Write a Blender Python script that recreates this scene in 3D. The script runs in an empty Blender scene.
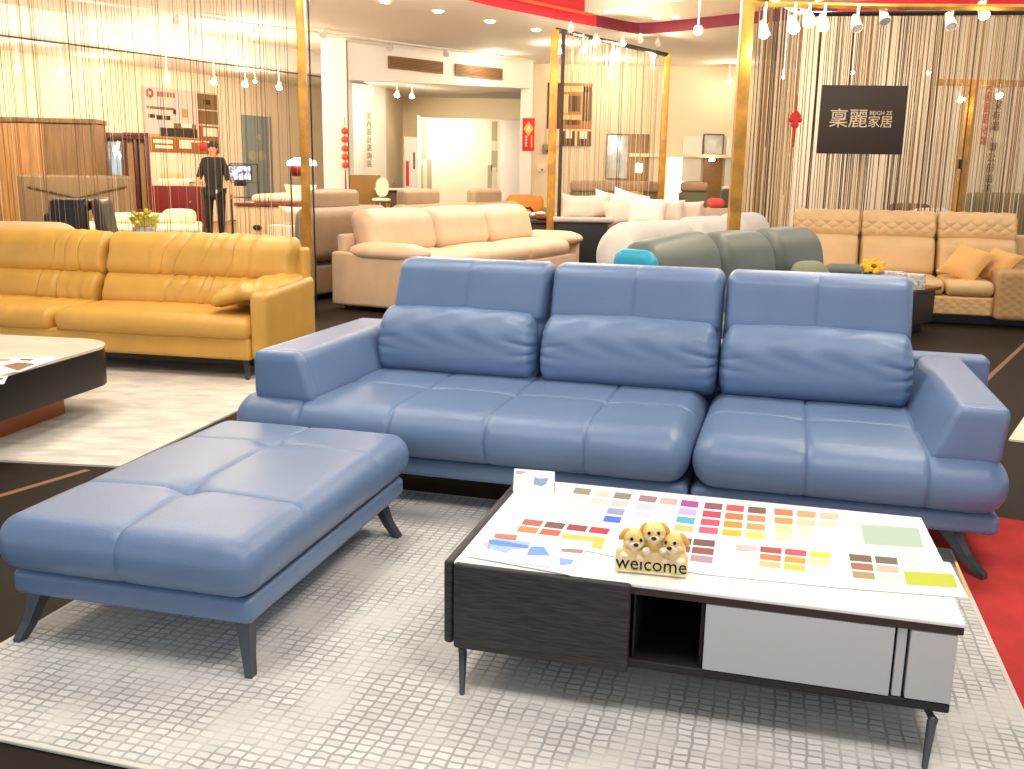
import bpy, math, random
import numpy as np
from mathutils import Vector, Matrix
random.seed(7); RNG = np.random.RandomState(5)
C = bpy.context.scene.collection
PI = math.pi
# ------------------------------------------------------------------ camera model
FPX, PITCH, ROLL, HCAM = 958.0, 0.211238, 0.016947, 1.5
def ray(x, y):
    u = (x-512)/FPX; v = (y-384.5)/FPX
    cr, sr = math.cos(ROLL), math.sin(ROLL)
    X, Y = cr*u+sr*v, -sr*u+cr*v
    c, s = math.cos(PITCH), math.sin(PITCH)
    return np.array([X, c-s*Y, -s-c*Y])
def G(x, y, z=0.0):
    d = ray(x, y); t = (z-HCAM)/d[2]; return np.array([d[0]*t, d[1]*t, z])
def AT(x, y, Y):
    d = ray(x, y); t = Y/d[1]; return np.array([d[0]*t, Y, HCAM+d[2]*t])
def X_(x, Y, y=150): return float(AT(x, y, Y)[0])
def Z_(x, y, Y): return float(AT(x, y, Y)[2])
cam = bpy.data.cameras.new('camera'); co = bpy.data.objects.new('camera', cam); C.objects.link(co)
cam.sensor_fit = 'HORIZONTAL'; cam.sensor_width = 36; cam.lens = FPX/1024*36; cam.clip_end = 200; cam.clip_start = .05
_c, _s = math.cos(PITCH), math.sin(PITCH); _cr, _sr = math.cos(ROLL), math.sin(ROLL)
r0 = Vector((1,0,0)); d0 = Vector((0,-_s,-_c)); f0 = Vector((0,_c,-_s))
right = r0*_cr - d0*_sr*1; down = r0*_sr + d0*_cr
co.matrix_world = Matrix(((right.x,-down.x,-f0.x,0),(right.y,-down.y,-f0.y,0),(right.z,-down.z,-f0.z,HCAM),(0,0,0,1)))
bpy.context.scene.camera = co
# ------------------------------------------------------------------ materials
def lin(c):
    return tuple(((x/255)/12.92 if x/255 <= .04045 else ((x/255+.055)/1.055)**2.4) for x in c)
MATS = {}
def mat(name, rgb, rough=.5, metal=0., spec=.5, noise=None, bump=None, emit=0., coat=0., rgb2=None, alpha=1., trans=0.):
    if name in MATS: return MATS[name]
    m = bpy.data.materials.new(name); m.use_nodes = True; nt = m.node_tree; b = nt.nodes['Principled BSDF']
    col = (*lin(rgb), 1)
    b.inputs['Base Color'].default_value = col; b.inputs['Roughness'].default_value = rough
    b.inputs['Metallic'].default_value = metal; b.inputs['Specular IOR Level'].default_value = spec
    b.inputs['Coat Weight'].default_value = coat; b.inputs['Alpha'].default_value = alpha
    b.inputs['Transmission Weight'].default_value = trans
    tc = nt.nodes.new('ShaderNodeTexCoord')
    if emit:
        b.inputs['Emission Color'].default_value = col; b.inputs['Emission Strength'].default_value = emit
    if noise:
        sc, amt = noise[0], noise[1]; st = noise[2] if len(noise) > 2 else (1,1,1)
        mp = nt.nodes.new('ShaderNodeMapping'); mp.inputs['Scale'].default_value = st
        nz = nt.nodes.new('ShaderNodeTexNoise'); nz.inputs['Scale'].default_value = sc; nz.inputs['Detail'].default_value = 5
        nt.links.new(tc.outputs['Object'], mp.inputs[0]); nt.links.new(mp.outputs[0], nz.inputs['Vector'])
        rp = nt.nodes.new('ShaderNodeValToRGB'); rp.color_ramp.elements[0].position = .35; rp.color_ramp.elements[1].position = .65
        c2 = lin(rgb2) if rgb2 else tuple(min(1, x*(1+amt)) for x in col[:3])
        c1 = col[:3] if rgb2 else tuple(x*(1-amt) for x in col[:3])
        rp.color_ramp.elements[0].color = (*c1, 1); rp.color_ramp.elements[1].color = (*c2, 1)
        nt.links.new(nz.outputs['Fac'], rp.inputs[0]); nt.links.new(rp.outputs[0], b.inputs['Base Color'])
    if bump:
        sc, stv = bump[0], bump[1]
        if len(bump) > 2 and bump[2] == 'v':
            nz = nt.nodes.new('ShaderNodeTexVoronoi'); out = nz.outputs['Distance']
        else:
            nz = nt.nodes.new('ShaderNodeTexNoise'); nz.inputs['Detail'].default_value = 6; out = nz.outputs['Fac']
        nz.inputs['Scale'].default_value = sc
        nt.links.new(tc.outputs['Object'], nz.inputs['Vector'])
        bp = nt.nodes.new('ShaderNodeBump'); bp.inputs['Strength'].default_value = stv; bp.inputs['Distance'].default_value = .01
        nt.links.new(out, bp.inputs['Height']); nt.links.new(bp.outputs[0], b.inputs['Normal'])
    MATS[name] = m; return m
BLUE = mat('blue leather', (103,126,160), .36, spec=.6, noise=(3,.05), bump=(260,.12,'v'))
YEL = mat('mustard leather', (210,160,74), .38, noise=(4,.06), bump=(220,.12,'v'))
CREAM = mat('cream leather', (216,184,152), .5, noise=(4,.05), bump=(60,.08))
TAUPE = mat('taupe leather', (164,138,108), .5, noise=(4,.05))
GREEN = mat('grey green leather', (98,104,96), .45, noise=(4,.05))
TEAL = mat('bright teal leather', (30,160,190), .4)
GREY = mat('pale grey leather', (200,194,184), .5, noise=(4,.04))
BEIGE = mat('tan leather', (206,168,116), .42, noise=(4,.05))
PINKISH = mat('pinkish beige fabric', (208,180,162), .8)
IVORY = mat('ivory fabric', (226,212,190), .8)
DKMET = mat('dark gunmetal', (78,80,85), .38, .5)
DKWOOD = mat('dark ash wood', (44,42,43), .55, noise=(14,.5,(1,1,14)), bump=(30,.1))
EDGE = mat('espresso edge', (52,40,36), .5)
WHITETOP = mat('white stone top', (244,244,240), .22)
GREYLAQ = mat('light grey lacquer', (188,192,190), .4)
NICHE = mat('black niche', (22,18,18), .6)
GOLD = mat('gold paint', (184,132,50), .4, .35, noise=(6,.25))
BLACK = mat('black paint', (20,20,22), .5)
WHITE = mat('white paint', (240,236,228), .6)
PAPER = mat('white paper', (248,247,243), .6)
# ------------------------------------------------------------------ mesh builder
def axis(h, r, n, ex, k):
    if r > 1e-5:
        zo = [h-r+r*math.tan(PI/4*i/k) for i in range(1, k+1)]
    else: zo = []; r = 0
    L = h-r
    mid = list(np.linspace(-L, L, n+1)) if L > 1e-6 else [0.0]
    for p in ex:
        for d in (0, .006, .014, .03):
            for s in (-1, 1):
                if -L < p+s*d < L: mid.append(p+s*d)
    a = [-z for z in reversed(zo)] + sorted(mid) + zo
    out = [a[0]]
    for x in a[1:]:
        if x-out[-1] > 8e-4: out.append(x)
    return np.array(out)
class MB:
    def __init__(s): s.v = []; s.f = []; s.m = []; s.n = 0
    def add(s, vs, fs, mi=0):
        b = s.n; s.v.append(np.array(vs, float).reshape(-1,3)); s.n += len(s.v[-1])
        s.f += [tuple(i+b for i in f) for f in fs]; s.m += [mi]*len(fs); return s
    def soft(s, size, rad, c=(0,0,0), n=(4,4,4), ex=((),(),()), k=3, off=None, warp=None, mi=0, rz=0):
        h = np.array(size)/2; r = np.minimum(np.array(rad if hasattr(rad,'__len__') else (rad,)*3, float), h)
        A = [axis(h[i], r[i], n[i], ex[i], k) for i in range(3)]
        N = [len(a)-1 for a in A]; idx = {}; pts = []; fs = []
        def vid(i,j,l):
            t = (i,j,l)
            if t not in idx:
                idx[t] = len(pts); pts.append((A[0][i],A[1][j],A[2][l]))
            return idx[t]
        for ax in range(3):
            b, c2 = (ax+1)%3, (ax+2)%3
            for side in (0, N[ax]):
                for i in range(N[b]):
                    for j in range(N[c2]):
                        q = []
                        for di,dj in ((0,0),(1,0),(1,1),(0,1)):
                            t = [0,0,0]; t[ax]=side; t[b]=i+di; t[c2]=j+dj; q.append(vid(*t))
                        fs.append(tuple(q if side else q[::-1]))
        p = np.array(pts); rr = np.maximum(r, 1e-6); q = np.clip(p, -(h-r), h-r)
        d = (p-q)/rr
        face = np.abs(np.abs(p)-h) < 1e-9
        d = np.where((r < 1e-5) & face, np.sign(p)*1.0, d)
        ln = np.linalg.norm(d, axis=1, keepdims=True); nrm = d/np.maximum(ln, 1e-9)
        P = q+nrm*r; P = np.where((r < 1e-5) & face, p, P)
        if off is not None: P = P + nrm*off(P, nrm)[:,None]
        if warp is not None: P = warp(P)
        if rz:
            cz, sz = math.cos(rz), math.sin(rz); P = np.stack([P[:,0]*cz-P[:,1]*sz, P[:,0]*sz+P[:,1]*cz, P[:,2]], 1)
        return s.add(P+np.array(c), fs, mi)
    def box(s, x0,x1,y0,y1,z0,z1, r=0.004, mi=0, k=2, **kw):
        return s.soft((x1-x0,y1-y0,z1-z0), r, ((x0+x1)/2,(y0+y1)/2,(z0+z1)/2), kw.pop('n',(1,1,1)), k=k, mi=mi, **kw)
    def tube(s, path, rads, seg=10, mi=0, cap=True, sq=None):
        path = [Vector(p) for p in path]; rads = rads if hasattr(rads,'__len__') else [rads]*len(path)
        rings = []; up = None
        for i,p in enumerate(path):
            t = (path[min(i+1,len(path)-1)]-path[max(i-1,0)]).normalized()
            if up is None: up = Vector((0,0,1)) if abs(t.z) < .9 else Vector((1,0,0))
            a = t.cross(up).normalized(); bb = a.cross(t).normalized(); up = bb
            r = rads[i]; ra, rb = (r if hasattr(r,'__len__') else (r,r))
            off = PI/4 if seg == 4 else 0
            rings.append([p+a*ra*math.cos(2*PI*j/seg+off)+bb*rb*math.sin(2*PI*j/seg+off) for j in range(seg)])
        vs = [v for R in rings for v in R]; fs = []
        for i in range(len(rings)-1):
            for j in range(seg):
                a = i*seg+j; b = i*seg+(j+1)%seg; fs.append((a, b, b+seg, a+seg))
        if cap: fs.append(tuple(range(seg))[::-1]); fs.append(tuple(range((len(rings)-1)*seg, len(rings)*seg)))
        return s.add([tuple(v) for v in vs], fs, mi)
    def lathe(s, prof, c=(0,0,0), seg=20, mi=0):
        vs = []; fs = []
        for r,z in prof:
            for j in range(seg): vs.append((c[0]+r*math.cos(2*PI*j/seg), c[1]+r*math.sin(2*PI*j/seg), c[2]+z))
        for i in range(len(prof)-1):
            for j in range(seg):
                a = i*seg+j; b = i*seg+(j+1)%seg; fs.append((a,b,b+seg,a+seg))
        return s.add(vs, fs, mi)
    def ball(s, c, r, seg=14, mi=0, rot=None):
        r = r if hasattr(r,'__len__') else (r,r,r); vs = []; fs = []; rn = seg//2
        for i in range(rn+1):
            th = PI*i/rn
            for j in range(seg):
                v = Vector((r[0]*math.sin(th)*math.cos(2*PI*j/seg), r[1]*math.sin(th)*math.sin(2*PI*j/seg), r[2]*math.cos(th)))
                if rot is not None: v = rot @ v
                vs.append((c[0]+v.x,c[1]+v.y,c[2]+v.z))
        for i in range(rn):
            for j in range(seg):
                a = i*seg+j; b = i*seg+(j+1)%seg; fs.append((a+seg,b+seg,b,a))
        return s.add(vs, fs, mi)
    def prism(s, poly, z0, z1, mi=0):
        n = len(poly); vs = [(p[0],p[1],z0) for p in poly]+[(p[0],p[1],z1) for p in poly]
        fs = [tuple(range(n))[::-1], tuple(range(n,2*n))]+[(i,(i+1)%n,n+(i+1)%n,n+i) for i in range(n)]
        return s.add(vs, fs, mi)
    def slab(s, quad, t, mi=0):   # quad of 3D points thickened by vector t
        q = [np.array(p,float) for p in quad]; t = np.array(t,float); n = len(q)
        vs = q+[p+t for p in q]
        fs = [tuple(range(n))[::-1], tuple(range(n,2*n))]+[(i,(i+1)%n,n+(i+1)%n,n+i) for i in range(n)]
        return s.add(vs, fs, mi)
    def xf(s, fn):
        s.v = [fn(v) for v in s.v]; return s
    def build(s, name, m, parent=None, smooth=True, loc=None, auto=40):
        me = bpy.data.meshes.new(name)
        V = np.concatenate(s.v) if s.v else np.zeros((0,3))
        me.from_pydata([tuple(x) for x in V], [], s.f)
        for mm in (m if isinstance(m,(list,tuple)) else [m]): me.materials.append(mm)
        me.polygons.foreach_set('material_index', s.m)
        import bmesh
        bm = bmesh.new(); bm.from_mesh(me); bmesh.ops.remove_doubles(bm, verts=bm.verts, dist=1e-6)
        bmesh.ops.recalc_face_normals(bm, faces=bm.faces); bm.to_mesh(me); bm.free()
        if smooth:
            me.polygons.foreach_set('use_smooth', [True]*len(me.polygons))
            try: me.set_sharp_from_angle(angle=math.radians(auto))
            except Exception: pass
        o = bpy.data.objects.new(name, me); C.objects.link(o)
        if parent is not None: o.parent = parent
        if loc is not None: o.location = loc
        return o
def tag(o, label=None, cat=None, group=None, kind=None):
    if label: o['label'] = label
    if cat: o['category'] = cat
    if group: o['group'] = group
    if kind: o['kind'] = kind
    return o
def thing(name, label, cat, loc=(0,0,0), rz=0, group=None):
    o = bpy.data.objects.new(name, None); C.objects.link(o); o.empty_display_size = .1
    o.location = tuple(float(x) for x in loc); o.rotation_euler = (0,0,rz)
    return tag(o, label, cat, group)
def copy_tree(o, parent=None):
    c = o.copy(); C.objects.link(c)
    if parent is not None: c.parent = parent
    for ch in list(o.children): copy_tree(ch, c)
    return c
def text_mesh(name, body, size, m, parent=None, loc=(0,0,0), rot=(PI/2,0,0), extrude=.002, align='CENTER', space=1.0, sx=1.0):
    cu = bpy.data.curves.new(name, 'FONT'); cu.body = body; cu.size = size; cu.extrude = extrude; cu.align_x = align; cu.align_y = 'CENTER'
    cu.space_line = space; cu.resolution_u = 2
    t = bpy.data.objects.new(name+'_tmp', cu); C.objects.link(t)
    bpy.context.view_layer.update(); dg = bpy.context.evaluated_depsgraph_get()
    me = bpy.data.meshes.new_from_object(t.evaluated_get(dg)); bpy.data.objects.remove(t); bpy.data.curves.remove(cu)
    me.materials.clear(); me.materials.append(m)
    o = bpy.data.objects.new(name, me); C.objects.link(o); o.parent = parent; o.location = loc; o.rotation_euler = rot; o.scale = (sx,1,1)
    return o
def gs(x, p, w): return np.exp(-((x-p)/w)**2)
def U(rz): return np.array([math.cos(rz), math.sin(rz), 0])
def W(rz): return np.array([-math.sin(rz), math.cos(rz), 0])
# ================================================================== BLUE SOFA
A = -0.275
sofa = thing('leather_sofa', 'long blue leather sofa with three tall backs, standing behind the white coffee table', 'sofa', (1.84,3.50,0), A)
def seat(name, x0, x1, y0, y1, z0, z1, seams, vseam, par, m=BLUE, fr=.13, puff=.008, dep=.008):
    cx, cy, cz = (x0+x1)/2, (y0+y1)/2, (z0+z1)/2; sx, sy, sz = x1-x0, y1-y0, z1-z0
    se = [q-cx for q in seams]; vy = vseam-cy; edges = [-sx/2]+se+[sx/2]
    def off(P, N):
        x, y, z = P.T; o = np.zeros(len(P))
        topf = np.clip(N[:,2]*1.5+.5, 0, 1); front = np.clip(-N[:,1], 0, 1); k = np.maximum(topf, front)
        for q in se: o -= dep*gs(x, q, .009)*k-.003*gs(x, q, .05)*k
        o -= (.007*gs(y, vy, .008)+.003*gs(y, vy, .05))*topf*(np.abs(x) < sx/2-.04)
        for a, b in zip(edges[:-1], edges[1:]):
            t = np.clip((x-a)/(b-a), 0, 1); o += puff*np.sqrt(np.maximum(0, np.sin(PI*t)))*k*((x >= a)&(x <= b))
        for q in se:                       # pulled tuft at the crossing and short wrinkles radiating from it
            o -= .008*np.exp(-((x-q)**2+(y-vy)**2)/.06**2)*topf
        o += .0012*np.sin(37*x+9*np.sin(11*y))*k
        return o
    b = MB().soft((sx,sy,sz), (min(.10,sz/2+.02), fr, sz/2), (cx,cy,cz), (max(10,int(sx/.06)), 14, 2), (se,[vy],()), 5, off)
    return b.build(name, m, par)
b = MB(); b.box(-3.16,-1.148,.04,1.20,.165,.252,.03, k=3, n=(6,3,1)); b.build('base', BLUE, sofa)
b = MB(); b.box(-1.138,.055,.04,1.20,.165,.252,.03, k=3, n=(6,3,1)); b.build('base', BLUE, sofa)
seat('seat_cushion', -3.29, -1.146, -.03, 1.16, .248, .48, [-2.93,-2.48,-2.03,-1.585], .50, sofa)
seat('seat_cushion', -1.140, .075, -.03, 1.16, .248, .472, [-.68,-.225], .50, sofa)
b = MB(); b.box(-3.0,.19,1.25,1.40,.17,.672,.03, k=3, n=(8,2,3)); b.build('back_rail', BLUE, sofa)
def arm(x0b, x1b, x0t, x1t, dz=0.):
    def warp(P):
        t = (P[:,2]/.24+.5); x = P[:,0]+.5
        P = P.copy(); P[:,0] = (x0b+(x1b-x0b)*x)*(1-t)+(x0t+(x1t-x0t)*x)*t; P[:,1] += t*.0; return P
    b = MB().soft((1.0,1.2,.24), (.12,.03,.05), (0,.64,.585+dz), (6,8,4), k=4,
        off=lambda P,N: -.004*gs(P[:,1], -.54, .006)*np.clip(N[:,2]+np.abs(N[:,0]),0,1), warp=warp, ex=((),(-.54,),()))
    return b.build('armrest', BLUE, sofa)
arm(-3.19,-2.87,-3.19,-2.95,-.008); arm(-.235,.03,-.14,.05,-.028)
def back(x0, x1, x0b, x1b):
    w = x1-x0; h = .63
    def off(P, N):
        x, y, z = P.T; fr = np.clip(-N[:,1], 0, 1)
        o = .014*np.cos(np.clip(x/w,-.5,.5)*PI)*fr - .006*gs(x, 0, .008)*fr*(z > .02) - .006*gs(x, 0, .05)*fr*(z > 0)
        o -= .035*gs(z, -.0, .025)*fr
        return o
    def warp(P):
        P = P.copy(); t = (P[:,2]+h/2)/h; P[:,0] *= (1-t)*(x1b-x0b)/w+t; P[:,0] += (1-t)*((x0b+x1b)/2-(x0+x1)/2); P[:,1] += .11*t; return P
    MB().soft((w,.24,h), (.05,.10,.06), ((x0+x1)/2,1.0,.758), (10,4,12), ((0,),(),(0,)), 4, off, warp).build('back_cushion', BLUE, sofa)
    wp = x1b-x0b
    def offp(P, N):
        x, y, z = P.T; fr = np.clip(-N[:,1]+.2, 0, 1); o = np.zeros(len(P))
        for s in (-1, 1):
            e = np.clip((s*x/(wp/2)-.55)/.45, 0, 1)
            for k2, (zz, sl) in enumerate(((.06,.35),(.01,.25),(-.03,-.15),(.10,.5),(-.08,-.3))):
                o -= .010*gs(z-sl*(wp/2-s*x)*.6, zz, .010)*e*fr*(1 if s > 0 else .6)
        o += .004*np.sin(26*x+5*np.sin(17*z))*fr*np.clip(z*6+.3,0,1)
        return o
    def warpp(P):
        P = P.copy(); t = P[:,2]/.35; P[:,1] += .05*t; P[:,0] *= 1-.03*np.clip(t,-1,1)*1; P[:,2] += .012*np.cos(P[:,0]*5)*np.clip(t+.3,0,1)-.006; return P
    MB().soft((wp,.22,.35), (.06,.11,.13), ((x0b+x1b)/2,.925,.652), (44,3,14), k=6, off=offp, warp=warpp).build('lumbar_pillow', BLUE, sofa)
back(-2.845,-1.995,-2.92,-2.035); back(-1.985,-1.108,-2.015,-1.108); back(-1.096,-.225,-1.10,-.205)
def blade_leg(par, top, foot, wid, m=DKMET, name='leg', th=.03):
    # a curved blade from the base down to the foot
    top = Vector(top); foot = Vector(foot); mid = top.lerp(foot, .55)+Vector((0,0,-.012)); d = (foot-top); d.z = 0
    b = MB().tube([top, top.lerp(mid,.5), mid, foot+Vector((0,0,.012)), foot], [(wid*.5,th*1.3),(wid*.45,th*.95),(wid*.38,th*.75),(wid*.34,th*.6),(wid*.34,th*.55)], 4)
    return b.build(name, m, par, smooth=False)
for (tx, ty, fx, fy) in ((-.12,.12,.01,.02),(-3.0,.12,-3.12,.02),(-.12,1.1,.01,1.2),(-3.0,1.1,-3.12,1.2)):
    blade_leg(sofa, (tx,ty,.17), (fx,fy,0.0), .075)
# ================================================================== OTTOMAN
AO = -.247
ott = thing('leather_ottoman', 'large blue leather ottoman on four dark blade legs, on the pale rug', 'ottoman', (-.775,2.665,0), AO)
MB().box(-.85,0,0,1.31,.165,.25,.025,k=3,n=(6,8,1)).build('base', BLUE, ott)
def offo(P, N):
    x, y, z = P.T; t = np.clip(N[:,2]*1.2, 0, 1); f = np.clip(-N[:,1]*1.2, 0, 1)
    o = -(.006*gs(x, 0, .008)+.003*gs(x,0,.06))*np.maximum(t, f*1) - (.006*gs(y,-.28,.008)+.006*gs(y,.34,.008)+.002*gs(y,-.28,.06)+.002*gs(y,.34,.06))*t*(np.abs(x) > -.01)
    for q in (-.28,.34): o -= .022*np.exp(-(x**2+(y-q)**2)/.055**2)*t
    o += .020*np.cos(np.clip(x/.92,-.5,.5)*PI)*np.cos(np.clip(y/1.42,-.5,.5)*PI)*t
    o += .002*np.sin(60*x)*f*(z > -.02)
    return o
MB().soft((.915,1.40,.185), (.085,.085,.085), (-.425,.645,.345), (24,30,2), ((0,),(-.28,.34),()), 6, offo).build('cushion', BLUE, ott)
for (tx,ty,fx,fy) in ((-.05,.06,-.0,-.01),(-.79,.06,-.83,-.01),(-.09,1.22,.01,1.20),(-.79,1.25,-.9,1.22)):
    blade_leg(ott, (tx,ty,.17), (fx,fy,0.0), .07, th=.028)
# ================================================================== COFFEE TABLE
AT_ = -.262
tb = thing('coffee_table', 'low coffee table with white top, black drawer and grey drawer, on the pale rug', 'coffee table', (-.19,2.625,0), AT_)
TZ = .41
b = MB(); b.box(.03,1.405,0,.83,TZ-.012,TZ,.004,mi=0); b.box(.03,1.403,.003,.83,TZ-.034,TZ-.012,.003,mi=1); b.build('table_top', [WHITETOP,EDGE], tb)
b = MB(); b.box(0,.03,-.006,.835,.15,TZ+.002,.012,k=3); b.build('side_panel', DKWOOD, tb)
b = MB(); b.box(.033,.550,-.016,.012,.143,TZ-.001,.010,k=3); b.box(.05,.535,.012,.6,.17,.34,.003); b.build('drawer', DKWOOD, tb)
b = MB(); b.box(.03,1.392,.006,.82,.152,.178,.005); b.box(.03,1.38,.80,.82,.178,TZ-.034,.002); b.box(.556,.562,.02,.8,.178,TZ-.034,.001); b.box(.742,.752,.03,.8,.178,TZ-.034,.001)
b.build('carcass', NICHE, tb)
b = MB(); b.box(.755,1.240,.004,.024,.180,TZ-.036,.002); b.box(.775,1.21,.024,.6,.19,.34,.002); dr = b.build('drawer', GREYLAQ, tb)
b = MB(); b.box(1.247,1.271,.010,.03,.180,TZ-.036,.002); b.box(1.279,1.392,.004,.80,.180,TZ-.036,.004); b.build('end_block', GREYLAQ, tb)
for (x,y,sx,sy) in ((.075,.05,-1,-1),(1.335,.05,1,-1),(.06,.78,-1,1),(1.335,.78,1,1)):
    b = MB().tube([(x,y,.151),(x+.02*sx,y+.03*sy,.128),(x+.020*sx,y+.035*sy,.122),(x+.004*sx,y+.09*sy,0.0)], [.008,.010,.013,.007], 10)
    b.ball((x+.022*sx,y+.035*sy,.124), .0135, 10); b.build('leg', DKMET, tb)
# ---------------- printed things on the table
SW = {}
def swm(c):
    if c not in SW: SW[c] = mat('swatch ink %d %d %d' % c, c, .55)
    return SW[c]
def zpt(z0, sc, ox, oy, p): return (ox+p[0]/sc, oy+p[1]/sc)
class Chart:
    def __init__(s, name, label, corners, z, cat='colour chart', group=None):
        s.z = z; s.mats = [PAPER]; s.b = MB(); q = [G(x,y,z) for x,y in corners]; s.o = sum(q)/len(q); s.o[2] = z
        s.b.slab([p-s.o for p in q], (0,0,.0012)); s.args = (name, label, cat, group)
    def quad(s, pts, c, lift=.0016):
        m = swm(c)
        if m not in s.mats: s.mats.append(m)
        q = [G(x,y,s.z)-s.o+np.array([0,0,.0008]) for x,y in pts]
        s.b.slab(q, (0,0,lift-.0008), s.mats.index(m))
    def panel(s, sc, ox, oy, TL, TR, BL, BR, cols, fw=.41, fh=.38):
        nr, nc = len(cols), max(len(r) for r in cols); TL,TR,BL,BR = [np.array(zpt(0,sc,ox,oy,p)) for p in (TL,TR,BL,BR)]
        for i,row in enumerate(cols):
            for j,c in enumerate(row):
                if c is None: continue
                def at(u,v): return TL*(1-u)*(1-v)+TR*u*(1-v)+BL*(1-u)*v+BR*u*v
                du = 1/max(nc-1,1); dv = 1/max(nr-1,1); u, v = j*du, i*dv
                s.quad([at(u-fw*du,v-fh*dv),at(u+fw*du,v-fh*dv),at(u+fw*du,v+fh*dv),at(u-fw*du,v+fh*dv)], c)
    def done(s):
        o = s.b.build(s.args[0], s.mats, None, smooth=False, loc=tuple(s.o)); return tag(o, s.args[1], s.args[2], s.args[3])
ch = Chart('colour_chart', 'long fold-out colour chart along the back edge of the white table top', [(569,486),(921,518),(945,566),(740,551),(535,531)], TZ+.0005)
ch.panel(3.413,440,460,(485,108),(623,124),(447,188),(588,204),[[(150,135,115),(215,200,185),(130,128,115)],[(235,225,205),(220,200,185),(185,195,190)],[(242,235,220),(215,220,212),(140,150,190)],[(246,242,232),(240,240,235),(60,100,215)]])
ch.panel(6.4,640,480,(50,123),(318,155),(-12,275),(278,312),[[(150,115,130),(190,165,160),(165,50,145)],[(215,195,205),(242,237,225),(190,160,215)],[(195,200,225),(222,238,243),(70,170,185)],[(190,220,228),(212,226,226),(200,185,110)]])
ch.panel(6.4,640,480,(470,170),(748,196),(438,326),(736,355),[[(135,65,85),(190,70,75),(115,70,50)],[(195,40,80),(238,110,45),(228,130,90)],[(222,65,95),(243,140,15),(238,150,75)],[(238,80,105),(247,175,15),(252,205,80)]])
ch.panel(3.16,700,470,(264,135),(408,147),(265,215),(400,224),[[(190,115,65),(212,150,98),(228,185,150)],[(206,142,68),(236,195,150),(242,212,178)],[(242,205,138),(250,230,190),None],[(246,215,165),(251,236,208),None]])
ch.quad([zpt(0,3.16,700,470,p) for p in ((507,172),(690,185),(707,248),(520,236))], (168,190,170))
ch.done()
ch = Chart('colour_chart', 'long colour chart with lime and yellow swatches across the middle of the white table top', [(518,514),(640,528),(740,551),(950,563),(968,598),(840,588),(700,574),(503,534)], TZ+.0022)
ch.panel(6.4,500,470,(208,340),(635,390),(178,385),(608,436),[[(170,80,72),(105,66,58),(150,40,55),(178,28,55)],[(202,122,66),(208,84,44),None,None]], .43,.4)
ch.quad([zpt(0,6.4,500,470,p) for p in ((400,408),(678,436),(652,512),(580,502),(600,460),(388,440))], (236,188,84))
ch.panel(6.4,640,480,(260,392),(410,405),(240,490),(394,508),[[(106,62,56),(108,62,56)],[(126,60,66),(130,62,68)],[(168,128,140),(170,130,142)]], .46,.4)
ch.panel(3.16,700,470,(146,247),(380,270),(143,292),(376,318),[[(200,180,175),(160,58,60),(218,62,75),(242,205,70)],[(216,205,205),(216,112,64),(241,148,30),(246,226,150)],[(236,226,230),(236,184,122),(246,190,62),None]], .43,.4)
ch.panel(3.16,700,470,(507,280),(752,301),(517,334),(760,356),[[(108,76,62),(104,88,78),(214,204,204),(236,220,220)],[(160,92,62),(200,175,160),None,None],[(165,138,84),(220,205,195),None,None]], .43,.4)
ch.quad([zpt(0,3.16,700,470,p) for p in ((642,320),(800,331),(815,374),(652,364))], (182,188,26))
ch.quad([zpt(0,3.16,700,470,p) for p in ((805,292),(812,292),(856,402),(848,402))], (245,170,60))
ch.done()
ch = Chart('sales_brochure', 'brochure with photographs of blue sofas at the front left of the white table top', [(466,556),(503,532),(590,544),(569,575)], TZ+.0038, 'brochure')
def bq(pts, c, l=.0016): ch.quad([zpt(0,4.876,430,470,p) for p in pts], c, l)
bq([(285,345),(330,330),(490,355),(480,385),(400,390),(370,408),(285,385)], (150,180,225)); bq([(285,340),(370,350),(480,372),(475,384),(330,370),(290,362)], (86,130,205), .002)
bq([(490,375),(555,375),(585,420),(470,418)], (100,150,220)); bq([(630,430),(700,440),(690,462),(632,468)], (130,160,215))
bq([(320,310),(425,320),(420,345),(310,330)], (190,110,80)); bq([(250,360),(285,350),(290,400),(380,415),(300,410)], (205,185,175)); bq([(640,385),(750,390),(740,410),(640,400)], (160,120,120))
bq([(450,455),(590,470),(580,482),(455,465)], (190,180,195)); bq([(600,480),(690,470),(660,505)], (225,205,212))
ch.done()
# tent card
tc0 = G(534,491,TZ)
tent = thing('tent_card', 'small folded white tent card standing at the back left of the white table top', 'card', tuple(tc0), -.2)
b = MB(); b.slab([(-.073,-.022,0),(.073,-.022,0),(.073,0,.078),(-.073,0,.078)], (0,.0015,.0)); b.slab([(-.073,.024,0),(.073,.024,0),(.073,.0015,.078),(-.073,.0015,.078)], (0,-.0015,.0)); b.build('card', PAPER, tent, smooth=False)
b = MB()
for q in ([(.0,.030),(.03,.026),(.045,.034),(.052,.056),(.02,.050),(.002,.055)],): b.slab([(x,-.0225-(-.022/.078)*z-.0005,z) for x,z in q], (0,-.0006,0))
b.build('sofa_picture', mat('ink pale blue', (150,175,205), .6), tent, smooth=False)
b = MB()
for x0,x1,z in ((-.065,-.03,.068),(-.065,-.04,.063)): b.slab([(x0,-.0225+.022*z/.078-.0005,z),(x1,-.0225+.022*z/.078-.0005,z),(x1,-.0225+.022*z/.078,z+.002),(x0,-.0225+.022*z/.078,z+.002)], (0,-.0006,0))
b.build('printed_lines', mat('ink grey', (150,150,150), .6), tent, smooth=False)
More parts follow.
